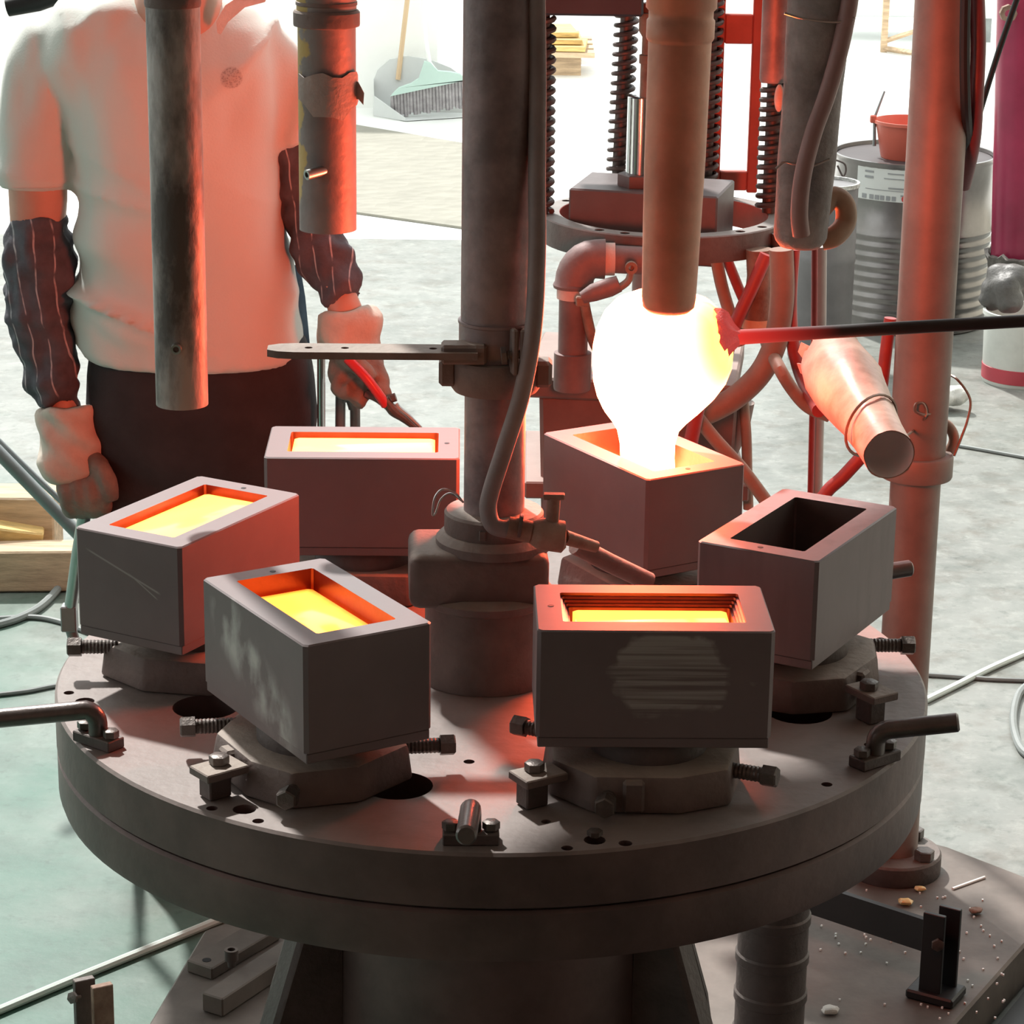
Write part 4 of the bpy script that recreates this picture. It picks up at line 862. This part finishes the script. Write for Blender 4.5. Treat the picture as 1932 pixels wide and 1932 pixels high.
# dustpan, broom, mat
def dmat(n, c_): return mat(n, c_, .45, 0, .05, 6, .02)
dp0 = G(755, 228, 0)
dpn = thing('dustpan', dp0, 'pale grey long-handled dustpan standing open against the white wall', 'dustpan')
s = 1.0; Yd = dp0.y + .10
gp = dmat('grey_plastic', (.60, .62, .61))
pA = [W(705, 140, Yd + .16), W(716, 190, Yd + .05), W(765, 229, Yd - .05), W(880, 222, Yd - .02), W(880, 150, Yd + .15)]
mb = MB(); th_ = V(0, .012, 0)
outl = [(705, 150), (712, 132), (735, 112), (770, 106), (810, 112), (850, 128), (880, 150), (882, 205)]
bp_ = [W(px, py, Yd + .16) for px, py in outl]; bp_[-1] = V(bp_[-1].x, Yd + .12, .0); 
low = [V(bp_[0].x + .005, Yd + .14, .002)]
back = [V(p_.x, p_.y, p_.z) for p_ in bp_[:-1]]
xl_, xr_ = back[0].x, back[-1].x
nb = len(back)
rings = [[V(p_.x, Yd + .16, max(p_.z, .004)) for p_ in back], [V(xl_ + (xr_ - xl_) * i / (nb - 1), Yd + .14, .002) for i in range(nb)]]
def sheet(rows, t=.006):
    m_ = MB(); n_ = len(rows[0]); off = V(0, t, t * .3)
    A = [p_ for r_ in rows for p_ in r_]; B = [p_ + off for p_ in A]; k_ = len(A); f = []
    for i in range(len(rows) - 1):
        for j in range(n_ - 1):
            a_ = i * n_ + j; q_ = (a_, a_ + 1, a_ + n_ + 1, a_ + n_); f.append(q_); f.append(tuple(reversed([x + k_ for x in q_])))
    bd = [j for j in range(n_)] + [i * n_ + n_ - 1 for i in range(1, len(rows))] + [(len(rows) - 1) * n_ + j for j in range(n_ - 2, -1, -1)] + [i * n_ for i in range(len(rows) - 2, 0, -1)]
    for a_, b_ in zip(bd, bd[1:] + bd[:1]): f.append((a_, a_ + k_, b_ + k_, b_))
    m_.add(A + B, f); return m_
sheet(rings).build('back_panel', gp, dpn)
lip = [G(765, 230, 0) + V(0, 0, .004), G(890, 222, 0) + V(0, 0, .004)]
sheet([[V(xl_, Yd + .14, .004), V(xr_, Yd + .14, .004)], [lip[0], lip[1]]]).build('floor_panel', gp, dpn)
sheet([[V(xl_, Yd + .15, back[0].z), V(xl_ + .01, Yd + .02, back[0].z * .62), lip[0] + V(0, 0, .012)], [V(xl_, Yd + .15, .004), V(xl_ + .004, Yd + .03, .004), lip[0]]]).build('side_panel', gp, dpn)
h0, h1 = W(751, 150, Yd + .15), W(772, -30, Yd + .22)
MB().tube([V(h0.x, Yd + .14, h0.z), h1], .012, 12).build('handle', dmat('light_wood_handle', (.62, .45, .28)), dpn)
br = thing('broom', G(800, 222, 0), 'broom with mint-green head and white handle standing in the dustpan', 'broom')
Yb = dp0.y + .06
hd_ = [W(px, py, Yb) for px, py in ((736, 182), (752, 166), (775, 158), (790, 148), (800, 116), (812, 118), (826, 134), (850, 136), (868, 140), (882, 152))]
lo_ = [W(736 + (882 - 736) * i / 9, 182 + (151 - 182) * i / 9, Yb) for i in range(10)]
mb = MB(); th_ = V(0, .035, 0); A = hd_ + lo_[::-1]
n_ = len(A); mb.add(A + [p_ + th_ for p_ in A], [tuple(range(n_)), tuple(range(2 * n_ - 1, n_ - 1, -1))] + [(i, (i + 1) % n_, n_ + (i + 1) % n_, n_ + i) for i in range(n_)])
bhd = mb.build('broom_head', dmat('mint_plastic', (.50, .66, .60)), br, bevel=.003)
brm = mat('bristles', (.34, .32, .33), .8, 0, .3, 30, .2)
for i in range(24):
    f = (i + .5) / 24; a_ = lo_[0].lerp(lo_[-1], f); g_ = G(738 + f * 148, 222 - f * 12 + 4 * math.sin(i * 1.9), 0.006)
    g_ = V(g_.x, Yb + .02, max(.008, W(738 + f * 150, 222 - f * 20 + 3 * math.sin(i * 1.9), Yb).z))
    MB().tube([a_ + V(0, .018, .004), a_.lerp(g_, .5) + V(0, .018, 0), g_ + V(0, .006, 0)], [.008, .0095, .010], 6).build('bristle_tuft', brm, bhd)
h0, h1 = W(806, 118, Yb + .017), W(797, -30, Yb + .1)
MB().tube([h0 + V(.03, 0, -.03), h0 + V(.01, 0, 0), h0.lerp(h1, .3), h1], [.012, .011, .010, .010], 12).build('handle', white_p, br)
mt = [G(640, 398, .004), G(1010, 450, .004), G(1040, 300, .004), G(640, 232, .004)]
matm = mat('beige_mat', (.27, .26, .22), .85, 0, .1, 5, 0); N, L, b = nodes(matm)
vo = N.new('ShaderNodeTexVoronoi'); vo.inputs['Scale'].default_value = 13; tc = [n for n in N if n.type == 'TEX_COORD'][0]; L.new(tc.outputs['Object'], vo.inputs['Vector'])
bp = N.new('ShaderNodeBump'); bp.inputs['Strength'].default_value = .9; bp.inputs['Distance'].default_value = .012; L.new(vo.outputs['Distance'], bp.inputs['Height']); L.new(bp.outputs[0], b.inputs['Normal'])
mc = sum(mt, V(0, 0, 0)) / 4
tag(MB().prism([(p_.x, p_.y) for p_ in mt], .001, .010).build('floor_mat', matm, at=V(mc.x, mc.y, 0)), 'beige honeycomb-textured floor mat in front of the dustpan', 'mat')
# pallet with boards far back
pc = G(1075, 145, 0)
pt = thing('wood_pallet', pc, 'wooden pallet with loose yellow boards on the bright floor far back', 'pallet')
k_ = rpx(1, pc)
for i in range(3): MB().box(pc + V(-.12 + .0 * i, .1 + .3 * i, .05), (.36, .09, .10)).build('pallet_block', wood, pt)
for i in range(4): MB().box(pc + V(-.12, .05 + .2 * i, .115), (.5, .13, .028)).build('board', wood, pt, bevel=.003)
for i in range(3): MB().box(pc + V(-.16 - .03 * i, .2 + .05 * i, .145 + .03 * i), (.5, .4, .026), R(4 * i - 3)).build('loose_board', wood_y, pt, bevel=.003)
# cabinet and stool frame far right back
cb0 = G(1650, 90, 0)
cb_ = thing('pale_cabinet', cb0 + V(.2, .6, 0), 'pale blue-white cabinet box far back, upper right', 'cabinet')
MB().box(cb0 + V(.2, .6, .45), (1.1, .6, .62)).build('cabinet_body', mat('pale_blue_paint', (.72, .76, .76), .5, 0, .05, 4, .03), cb_, bevel=.01)
for sx in (-.5, .5):
    for sy in (.35, .85): MB().box(cb0 + V(.2 + sx, sy, .07), (.05, .05, .14)).build('cabinet_foot', grey_pipe, cb_)
st = thing('wooden_stand', G(1690, 100, 0), 'light wooden stand in front of the pale cabinet far back', 'stand')
s0, s1 = G(1667, 98, 0), G(1760, 112, 0)
for p_ in (s0, s1): MB().box(p_ + V(0, 0, .26), (.035, .035, .52)).build('frame_leg', wood, st)
MB().tube([s0 + V(0, 0, .02), s1 + V(0, 0, .02)], .016, 4).build('frame_rail', wood, st); MB().tube([s0 + V(0, 0, .5), s1 + V(0, 0, .5)], .016, 4).build('frame_rail', wood, st)
MB().tube([s0 + V(0, 0, .06), s1 + V(0, .2, .16)], .014, 4).build('frame_brace', wood, st)

# ---------------------------------------------------------------- left side: timber, pipes, cables
tq = G(60, 1120, 0)
tm = thing('timber_pile', V(tq.x, tq.y, 0), 'broken pallet timber with a yellow-stained plank on the floor, left edge', 'timber')
MB().box(V(tq.x - .12, tq.y + .04, .05), (.55, .09, .095), R(4)).build('plank', wood, tm, bevel=.004)
MB().box(W(30, 995, tq.y + .12) + V(-.16, .0, 0), (.44, .12, .06), Matrix.Rotation(R(9), 3, 'Y') @ Matrix.Rotation(R(8), 3, 'Z')).build('plank', wood_y, tm, bevel=.004)
MB().box(W(10, 950, tq.y + .2) + V(-.12, 0, 0), (.28, .1, .045), R(-3)).build('plank', wood, tm, bevel=.003)
MB().box(V(tq.x - .05, tq.y + .2, .09), (.16, .12, .18)).build('block', wood, tm, bevel=.004)
hose('grey_pipe', [(-40, 815), (60, 918), (150, 1010), (190, 1050)], 1.9, 13, grey_pipe, 'thick grey pipe leaning down behind the leftmost mould', 'pipe')
hose('grey_pipe', [(-40, 795), (60, 893), (158, 985), (200, 1025)], 1.94, 6, grey_pipe, 'thin grey pipe alongside the thick leaning one', 'pipe')
stp = thing('stand_tube', G(132, 1195, 0), 'bright steel stand tube with a square socket under the worker\'s left glove', 'stand')
s0 = W(128, 1190, 1.5); 
MB().tube([W(163, 950, 1.28), W(148, 1040, 1.30), W(133, 1150, 1.33)], [.011, .011, .011], 16).build('tube', steel, stp)
MB().box(W(131, 1165, 1.33), (.026, .026, .045)).build('socket', grey_pipe, stp, bevel=.002)
q = W(128, 1200, 1.33); MB().tube([W(131, 1178, 1.33), V(W(262, 1600, 1.36).x, 1.36, .0)], .010, 12).build('lower_tube', grey_pipe, stp)
def floorline(name, pts, r, m, lab, cat='cable'):
    P = [G(px, py, r) for px, py in pts]
    return tag(MB().tube(spline(P, 6), r, 8).build(name, m, at=V(P[0].x, P[0].y, 0)), lab, cat)
cg = mat('grey_cable', (.22, .24, .235), .6, 0, .15, 10, .05)
floorline('floor_cable', [(-20, 1168), (60, 1164), (110, 1172), (160, 1190), (230, 1215)], .006, cg, 'grey cable lying straight across the left floor')
floorline('floor_cable', [(-20, 1182), (30, 1168), (75, 1145), (110, 1110), (130, 1075)], .009, cg, 'thicker grey cable curving up to the timber pile')
floorline('floor_cable', [(-20, 1312), (50, 1304), (110, 1293), (180, 1290)], .005, cg, 'thin grey cable on the floor left of the rotary table')
floorline('white_hose', [(-30, 1918), (120, 1855), (260, 1798), (390, 1745), (520, 1690)], .007, mat('white_hose', (.66, .74, .70), .5, 0, .05, 8, .02), 'white hose lying on the green floor, bottom left', 'hose')
floorline('white_hose', [(1745, 1322), (1800, 1295), (1870, 1260), (1950, 1225)], .007, bpy.data.materials['white_hose'], 'white hose lying on the floor right of the rotary table', 'hose')
floorline('floor_cable', [(1735, 1272), (1800, 1276), (1870, 1281), (1950, 1284)], .005, cg, 'straight floor joint behind the right white hose')  # floor joint laid as a thin grey tube
floorline('floor_cable', [(1950, 1285), (1922, 1310), (1912, 1360), (1925, 1410), (1955, 1435)], .008, cg, 'curved dark cable at right edge by the bent handle')
floorline('floor_cable', [(1790, 838), (1850, 848), (1950, 866)], .005, cg, 'thin cable crossing the floor right of the side post')
# litter on the platform
wsh = mat('glass_shard', (.75, .55, .25), .15, 0, .3, 30, .1)
def bit(px, py, s_, m, lab, cat, nm):
    q = G(px, py, PZ); mb = MB(); mb.ell(q + V(0, 0, s_ * .42), (s_, s_ * .7, s_ * .42), 8)
    mb.xf(lambda p_: p_ + V(noise.noise(p_ * 90), noise.noise(p_ * 90 + V(5, 0, 0)), abs(noise.noise(p_ * 90 + V(0, 9, 0))) * .6) * s_ * .45)
    return tag(mb.build(nm, m, at=q, smooth=20), lab, cat)
bit(1565, 1912, .014, mat('white_stone', (.6, .58, .54), .8, 0, .1, 20, .2), 'whitish stone lying on the platform, bottom right', 'stone', 'stone_chip')
bit(1708, 1708, .013, wsh, 'amber glass lump on the platform behind the flat bar', 'glass chip', 'glass_chip')
bit(1736, 1681, .010, wsh, 'small amber glass lump below the post flange', 'glass chip', 'glass_chip')
bit(1842, 1724, .012, rust, 'pinkish brick crumb right of the fork stop', 'crumb', 'brick_crumb')
P = [G(1797, 1677, PZ + .002), G(1858, 1655, PZ + .002)]
tag(MB().tube(P, .0025, 8).build('glass_rod', white_p, at=P[0]), 'thin white glass rod lying on the platform right of flange', 'rod')
lt = MB(); 
for k in range(70):
    q = G(random.uniform(1540, 1900), random.uniform(1680, 1925), PZ)
    if q.x < .36 + max(0, (q.y - .2)) * .85: lt.box(q + V(0, 0, .0015), (.003, .0025, .003), random.random() * 3)
tag(lt.build('grit', white_p), 'scattered pale grit on the platform', 'grit', kind='stuff')
# ---------------------------------------------------------------- the worker behind the table
HY = 1.30
def B(px, py, dy=0.): return W(px, py, HY + dy)
def ering(l, r, py, dy, ry, n=28, e=2.3):
    a, b_ = B(l, py, dy), B(r, py, dy); c_ = (a + b_) / 2; rx = (b_.x - a.x) / 2; out = []
    for j in range(n):
        t = 2 * math.pi * j / n; co, si = math.cos(t), math.sin(t)
        out.append(V(c_.x + rx * math.copysign(abs(co) ** (2 / e), co), c_.y + ry * math.copysign(abs(si) ** (2 / e), si), c_.z))
    return out
def limb(mb, pts, rad, n=5, seg=16): return mb.tube(spline(pts, n), lerpl(rad, n), seg)
shirt_m = mat('pale_shirt_cotton', (.63, .65, .605), .85, 0, .05, 4, .12, bscale=260, sheen=.2); N, L, b = nodes(shirt_m)
src = b.inputs['Base Color'].links[0].from_socket; g = N.new('ShaderNodeNewGeometry')
dd = N.new('ShaderNodeVectorMath'); dd.operation = 'DISTANCE'; mpv = N.new('ShaderNodeVectorMath'); mpv.operation = 'MULTIPLY'; mpv.inputs[1].default_value = (1, 0, 1); L.new(g.outputs['Position'], mpv.inputs[0]); L.new(mpv.outputs[0], dd.inputs[0]); _e = B(438, 145, -.13); dd.inputs[1].default_value = (_e.x, 0, _e.z)
vz = N.new('ShaderNodeTexVoronoi'); vz.inputs['Scale'].default_value = 330; L.new(g.outputs['Position'], vz.inputs['Vector'])
m1 = N.new('ShaderNodeMapRange'); m1.inputs[1].default_value = .0175; m1.inputs[2].default_value = .0145; L.new(dd.outputs['Value'], m1.inputs[0])
m2 = N.new('ShaderNodeMath'); m2.operation = 'MULTIPLY'; L.new(m1.outputs[0], m2.inputs[0]); m3 = N.new('ShaderNodeMapRange'); m3.inputs[1].default_value = .2; m3.inputs[2].default_value = .6; m3.inputs[3].default_value = .85; m3.inputs[4].default_value = .35; L.new(vz.outputs['Distance'], m3.inputs[0]); L.new(m3.outputs[0], m2.inputs[1])
mx = N.new('ShaderNodeMixRGB'); L.new(m2.outputs[0], mx.inputs[0]); L.new(src, mx.inputs[1]); mx.inputs[2].default_value = (.28, .25, .24, 1); L.new(mx.outputs[0], b.inputs['Base Color'])
skin_m = mat('skin', (.55, .30, .22), .5, 0, .08, 12, .05)
trs_m = mat('black_trousers', (.028, .023, .025), .9, 0, .25, 20, .2)
glv_m = mat('cotton_glove', (.55, .48, .41), .9, 0, .18, 16, .3, bscale=120)
dip_m = mat('dirty_dipped_rubber', (.22, .17, .14), .75, 0, .35, 20, .3)
slv_m = mat('striped_arm_sleeve', (.085, .083, .10), .85, 0, .3, 25, .25, bscale=150); N, L, b = nodes(slv_m)
src = b.inputs['Base Color'].links[0].from_socket; g = N.new('ShaderNodeNewGeometry'); sp = N.new('ShaderNodeSeparateXYZ'); L.new(g.outputs['Position'], sp.inputs[0])
nz = N.new('ShaderNodeTexNoise'); nz.inputs['Scale'].default_value = 9; L.new(g.outputs['Position'], nz.inputs['Vector'])
a1 = N.new('ShaderNodeMath'); a1.operation = 'MULTIPLY_ADD'; L.new(nz.outputs[0], a1.inputs[0]); a1.inputs[1].default_value = .035; L.new(sp.outputs[0], a1.inputs[2])
a1b = N.new('ShaderNodeMath'); a1b.operation = 'MULTIPLY_ADD'; L.new(sp.outputs[2], a1b.inputs[0]); a1b.inputs[1].default_value = .12; L.new(a1.outputs[0], a1b.inputs[2])
a2 = N.new('ShaderNodeMath'); a2.operation = 'MULTIPLY'; L.new(a1b.outputs[0], a2.inputs[0]); a2.inputs[1].default_value = 36
a3 = N.new('ShaderNodeMath'); a3.operation = 'FRACT'; L.new(a2.outputs[0], a3.inputs[0])
a4 = N.new('ShaderNodeMath'); a4.operation = 'LESS_THAN'; L.new(a3.outputs[0], a4.inputs[0]); a4.inputs[1].default_value = .085
nz2 = N.new('ShaderNodeTexNoise'); nz2.inputs['Scale'].default_value = 40; L.new(g.outputs['Position'], nz2.inputs['Vector'])
a5 = N.new('ShaderNodeMapRange'); a5.inputs[1].default_value = .38; a5.inputs[2].default_value = .55; L.new(nz2.outputs[0], a5.inputs[0])
a6 = N.new('ShaderNodeMath'); a6.operation = 'MULTIPLY'; L.new(a4.outputs[0], a6.inputs[0]); L.new(a5.outputs[0], a6.inputs[1])
mx = N.new('ShaderNodeMixRGB'); L.new(a6.outputs[0], mx.inputs[0]); L.new(src, mx.inputs[1]); mx.inputs[2].default_value = (.42, .40, .42, 1); L.new(mx.outputs[0], b.inputs['Base Color'])

base = B(370, 1640); wk = thing('person', V(base.x, HY, 0), 'worker in a pale T-shirt, striped arm sleeves and gloves, holding red tongs', 'person')
# body: one continuous figure under the clothes
bd = MB()
bd.loft([ering(*r) for r in [(250, 420, -10, -.03, .055), (130, 470, 25, -.02, .07), (105, 500, 90, -.02, .09), (165, 515, 200, -.02, .10), (175, 515, 400, -.01, .10), (185, 540, 600, 0, .105), (190, 570, 740, .0, .11), (220, 550, 820, .0, .10)]])
limb(bd, [B(335, 70, -.05), B(335, 15, -.075), B(335, -45, -.085), B(335, -110, -.08)], [.06, .068, .058, .056])
hc = B(335, -175, -.10)
hr = Matrix.Rotation(R(18), 3, 'X')
bd.ell(hc, (.074, .094, .112), 24, hr); bd.ell(hc + hr @ V(0, -.03, -.055), (.055, .06, .055), 20, hr)
bd.ell(hc + hr @ V(0, -.096, -.012), (.013, .018, .024), 12, hr)
for s in (-1, 1): bd.ell(hc + hr @ V(s * .076, .005, -.008), (.012, .02, .032), 12, hr)
limb(bd, [B(105, 95, -.02), B(72, 230, -.02), B(72, 390, -.02), B(72, 560, -.02), B(105, 720, -.03), B(125, 800, -.04), B(150, 890, -.05)], [.055, .05, .047, .036, .026, .027, .03])
limb(bd, [B(480, 95, -.02), B(545, 230, .0), B(578, 390, -.01), B(612, 490, -.045), B(650, 580, -.085), B(664, 640, -.09)], [.040, .034, .024, .021, .029, .027])
for kx, fx_ in ((285, 320), (478, 480)): limb(bd, [B(kx, 800), B(kx - 4, 1050, -.01), B(fx_, 1300, .01), B(fx_, 1600, .03)], [.078, .068, .05, .04])
fuse(bd, 'body', skin_m, wk, .011, 4)
hair = MB().ell(hc + hr @ V(0, .012, .022), (.080, .096, .104), 24, hr)
fuse(hair, 'hair', mat('black_hair', (.015, .013, .012), .6, 0, .3, 40, .4), wk, .009, 2, lambda p_, n_: n_ * .004 * noise.noise(p_ * 60) if (hr.inverted() @ (p_ - hc)).y > -.05 or (hr.inverted() @ (p_ - hc)).z > .05 else n_ * -.02)
eye_m = mat('eye', (.05, .04, .035), .2, 0, .1, 10, 0); lip_m = mat('lips', (.45, .18, .15), .5, 0, .1, 10, 0)
for s in (-1, 1): MB().ell(hc + hr @ V(s * .03, -.085, .004), (.011, .008, .006), 12, hr).build('eye', eye_m, wk)
MB().ell(hc + hr @ V(0, -.088, -.055), (.024, .008, .007), 12, hr).build('mouth', lip_m, wk)
# T-shirt
sh = MB()
sh.loft([ering(*r) for r in [(225, 440, -12, -.01, .075), (120, 480, 6, -.015, .09), (80, 512, 45, -.02, .105), (80, 530, 110, -.03, .118), (120, 532, 200, -.035, .124), (146, 522, 290, -.03, .126), (148, 532, 400, -.02, .126), (150, 552, 520, 0, .128), (153, 567, 620, .0, .132), (160, 576, 672, 0, .134)]])
limb(sh, [B(112, 72, -.02), B(78, 130, -.02), B(66, 230, -.02), B(67, 300, -.02), B(67, 352, -.02)], [.052, .063, .061, .0575, .0565], 5, 24)
limb(sh, [B(468, 70, -.02), B(508, 125, -.015), B(540, 200, -.01), B(562, 268, -.01)], [.050, .056, .053, .050], 5, 24)
cx_ = B(360, 300).x
def fold(p_, n_):
    lowf = max(0, min(1, (1.28 - p_.z) / .25)); upf = max(0, min(1, (p_.z - 1.18) / .2)); lf = max(0, min(1, (cx_ - p_.x) / .16 + .35))
    d1 = noise.noise(V(p_.x * 5 - p_.z * 6, p_.y * 3, p_.z * 17 + p_.x * 5)) * .034 * lowf * lf
    d2 = noise.noise(V(p_.x * 17 + p_.z * 3, p_.y * 5, p_.z * 3.2)) * .024 * upf
    d3 = noise.noise(p_ * 8) * .006
    def ridge(v_): return max(0., 1 - abs(noise.noise(v_)) * 3.2) ** 2
    d1 = d1 * .6 + ridge(V(p_.x * 3.2, p_.y * 2, p_.z * 13 + p_.x * 5.5)) * .018 * lowf * (.3 + lf)
    d2 = d2 * .5 + ridge(V(p_.x * 9 - p_.z * 3.0, p_.y * 3, p_.z * 1.6 + 3)) * .020 * upf
    hem = max(.08, min(1, (p_.z - .905) / .06)); return V(n_.x, n_.y, n_.z * .3) * ((d1 + d2 + d3) * hem)
so = fuse(sh, 't_shirt', shirt_m, wk, .0085, 5, fold)
# sleeve hem seams
for (c_, r_, tl) in ((B(67, 344, -.02), .0568, 0), ):
    MB().ring_lathe([(r_ + .0006, -.001), (r_ + .0022, 0), (r_ + .0006, .001)], c_, 36).build('hem_seam', shirt_m, so)
# trousers
tr = MB()
tr.loft([ering(*r) for r in [(172, 572, 630, .0, .108), (160, 590, 700, .0, .118), (160, 600, 770, .0, .122), (175, 598, 850, .0, .115), (200, 580, 900, .0, .10)]])
for kx, fx_ in ((288, 322), (480, 486)): limb(tr, [B(kx, 830), B(kx - 4, 1050, -.01), B(fx_, 1300, .01), B(fx_, 1605, .02)], [.094, .086, .075, .068], 5, 20)
fuse(tr, 'trousers', trs_m, wk, .012, 3, lambda p_, n_: n_ * .006 * noise.noise(V(p_.x * 12, p_.y * 8, p_.z * 6)))
shoe_m = mat('dark_shoe', (.04, .04, .045), .6, 0, .2, 12, .1)
for fx_ in (322, 484):
    q = B(fx_, 1620); s_ = MB(); s_.ell(V(q.x, HY + .03, .045), (.05, .125, .05), 16).ell(V(q.x, HY + .08, .07), (.045, .05, .06), 14)
    so_ = fuse(s_, 'shoe', shoe_m, wk, .009, 2, lambda p_, n_: V(0, 0, max(0, .003 - p_.z)))
# arm sleeves
def lump(p_, n_): return n_ * (.011 * noise.noise(p_ * 20) + .006 * noise.noise(p_ * 45) + .0022 * math.sin(p_.z * 150 + 5 * noise.noise(p_ * 12)))
a_ = MB(); limb(a_, [B(75, 408, -.02), B(76, 440, -.02), B(76, 490, -.02), B(74, 560, -.02), B(84, 630, -.02), B(96, 690, -.03), B(99, 728, -.03), B(106, 748, -.03), B(110, 772, -.04)], [.044, .053, .058, .0575, .053, .043, .044, .036, .034], 5, 24)
fuse(a_, 'arm_sleeve', slv_m, wk, .006, 2, lump)
a_ = MB(); limb(a_, [B(548, 262, -.01), B(560, 330, -.01), B(578, 400, -.01), B(600, 450, -.03), B(625, 505, -.05), B(643, 548, -.07), B(650, 566, -.08)], [.040, .042, .046, .047, .042, .033, .030], 5, 24)
fuse(a_, 'arm_sleeve', slv_m, wk, .006, 2, lump)
# gloves: cloth cuff and back, dipped palm and fingers as its sub-part
def wrinkle(p_, n_): return n_ * (.011 * noise.noise(V(p_.x * 14, p_.y * 10, p_.z * 34 + p_.x * 16)) + .003 * noise.noise(p_ * 40))
gl = MB(); limb(gl, [B(129, 768, -.04), B(132, 800, -.045), B(138, 840, -.05), B(144, 880, -.055), B(150, 905, -.06)], [.050, .053, .053, .050, .040], 5, 24)
gl.ell(B(132, 872, -.075), (.046, .04, .042), 16)
gl1 = fuse(gl, 'glove', glv_m, wk, .006, 3, wrinkle)
pm = MB(); pm.ell(B(158, 905, -.055), (.042, .036, .04), 18)
for px, k0 in ((128, 0), (150, .004), (172, .006), (190, .002)):      # four fingers curled round the stand tube
    limb(pm, [B(px - 4, 905, -.085 - k0), B(px, 935, -.095 - k0), B(px + 5, 958, -.075), B(px + 6, 962, -.035), B(px + 2, 945, -.015)], [.0165, .0165, .0155, .014, .012], 4, 12)
limb(pm, [B(172, 868, -.07), B(192, 888, -.095), B(206, 915, -.105), B(211, 942, -.10)], [.020, .017, .015, .0125], 4, 14)
fuse(pm, 'dipped_fingers', dip_m, gl1, .0045, 2, lambda p_, n_: n_ * .002 * noise.noise(p_ * 60))
gl = MB(); limb(gl, [B(652, 588, -.085), B(656, 612, -.09), B(664, 640, -.095), B(672, 668, -.10)], [.044, .050, .050, .044], 5, 24)
gl.ell(B(618, 632, -.07), (.022, .026, .034), 14)
gl2 = fuse(gl, 'glove', glv_m, wk, .006, 3, wrinkle)
pm = MB(); pm.ell(B(678, 690, -.10), (.040, .03, .044), 18); pm.ell(B(648, 702, -.10), (.026, .028, .034), 16)
for pts in ([(668, 700), (680, 728), (680, 748), (672, 764)], [(690, 705), (702, 730), (716, 742), (732, 746)], [(702, 690), (716, 712), (718, 732), (706, 742)], [(650, 705), (640, 725), (648, 738), (664, 735)]):
    limb(pm, [B(px, py, -.115 - .01 * i) for i, (px, py) in enumerate(pts)], [.017, .0155, .0145, .0125], 4, 12)
limb(pm, [B(652, 672, -.11), B(668, 684, -.14), B(688, 700, -.15), B(700, 716, -.148)], [.019, .0165, .015, .0125], 4, 14)
fuse(pm, 'dipped_fingers', dip_m, gl2, .0045, 2, lambda p_, n_: n_ * .002 * noise.noise(p_ * 60))
# towel end over the chest, blue cloth at the hip
tw = mat('pale_towel', (.60, .66, .66), .95, 0, .12, 30, .4)
tws = [((455, -40), (520, -40)), ((448, -5), (500, 4)), ((425, 10), (462, 14)), ((408, 40), (430, 42)), ((410, 62), (416, 66))]
MB().loft([[B(a[0], a[1], -.155), B(c_[0], c_[1], -.15), B(c_[0], c_[1], -.135), B(a[0], a[1], -.14)] for a, c_ in tws]).build('towel_end', tw, wk, smooth=60)
MB().loft([[B(l, y, .03), B(r, y, .03), B(r, y, .06), B(l, y, .06)] for l, r, y in ((552, 566, 500), (558, 576, 560), (562, 582, 620), (566, 586, 668))]).build('hip_cloth', mat('blue_cloth', (.16, .26, .38), .9, 0, .2, 20, .2), wk, smooth=60)
# tongs in the right hand
tg = thing('tongs', B(735, 765, -.13), 'red-handled metal tongs held by the worker, jaws down behind the brimful mould', 'tongs')
redh = mat('red_grip', (.62, .035, .04), .35, 0, .1, 10, .02)
MB().tube(spline([B(655, 676, -.160), B(690, 712, -.170), B(715, 745, -.170), B(728, 764, -.166)], 5), .0078, 12).build('grip', redh, tg)
MB().tube(spline([B(690, 742, -.145), B(712, 752, -.150), B(736, 770, -.162)], 5), .0065, 12).build('grip', mat('dark_grip', (.18, .07, .06), .5, 0, .2, 10, .02), tg)
MB().tube(spline([B(724, 752, -.166), B(742, 775, -.166), B(762, 790, -.166), B(792, 815, -.166)], 5), lerpl([.007, .009, .0065, .003], 5), 10).build('jaw', bolt_m, tg)
MB().tube(spline([B(745, 762, -.162), B(752, 772, -.162), B(770, 786, -.160), B(798, 812, -.160)], 5), lerpl([.005, .006, .005, .003], 5), 10).build('jaw', steel, tg)
MB().tube([B(738, 752, -.162), B(747, 749, -.162)], .007, 10).build('stop', bolt_m, tg)
# bits beside the worker
cs = thing('chrome_stand', V(B(604, 800, -.06).x, HY - .06, 0), 'slim chrome stand tube right of the worker\'s hip', 'stand')
MB().tube([V(B(604, 800, -.06).x - .004, HY - .06, .0), B(606, 668, -.06)], .0065, 14).build('tube', chrome, cs)
ql = [B(640, 900, .02), B(642, 800, .02), B(648, 755, .02), B(660, 752, .02), B(668, 775, .02), B(670, 800, .02), B(671, 900, .02)]
ql = [V(ql[0].x, ql[0].y, 0)] + ql[1:-1] + [V(ql[-1].x, ql[-1].y, 0)]
tag(MB().tube(spline(ql, 6), .0085, 12).build('bent_tube', grey_pipe, at=ql[0]), 'bent grey tube hoop standing behind the worker\'s right glove', 'tube')
bb = [W(14, 14, 1.75), W(70, 2, 1.75), W(160, -30, 1.75)]
tag(MB().tube(bb, [.016, .018, .018], 14).build('dark_bar', black_p, at=bb[0]), 'dark bar end seen above the worker\'s shoulder, top left corner', 'bar')
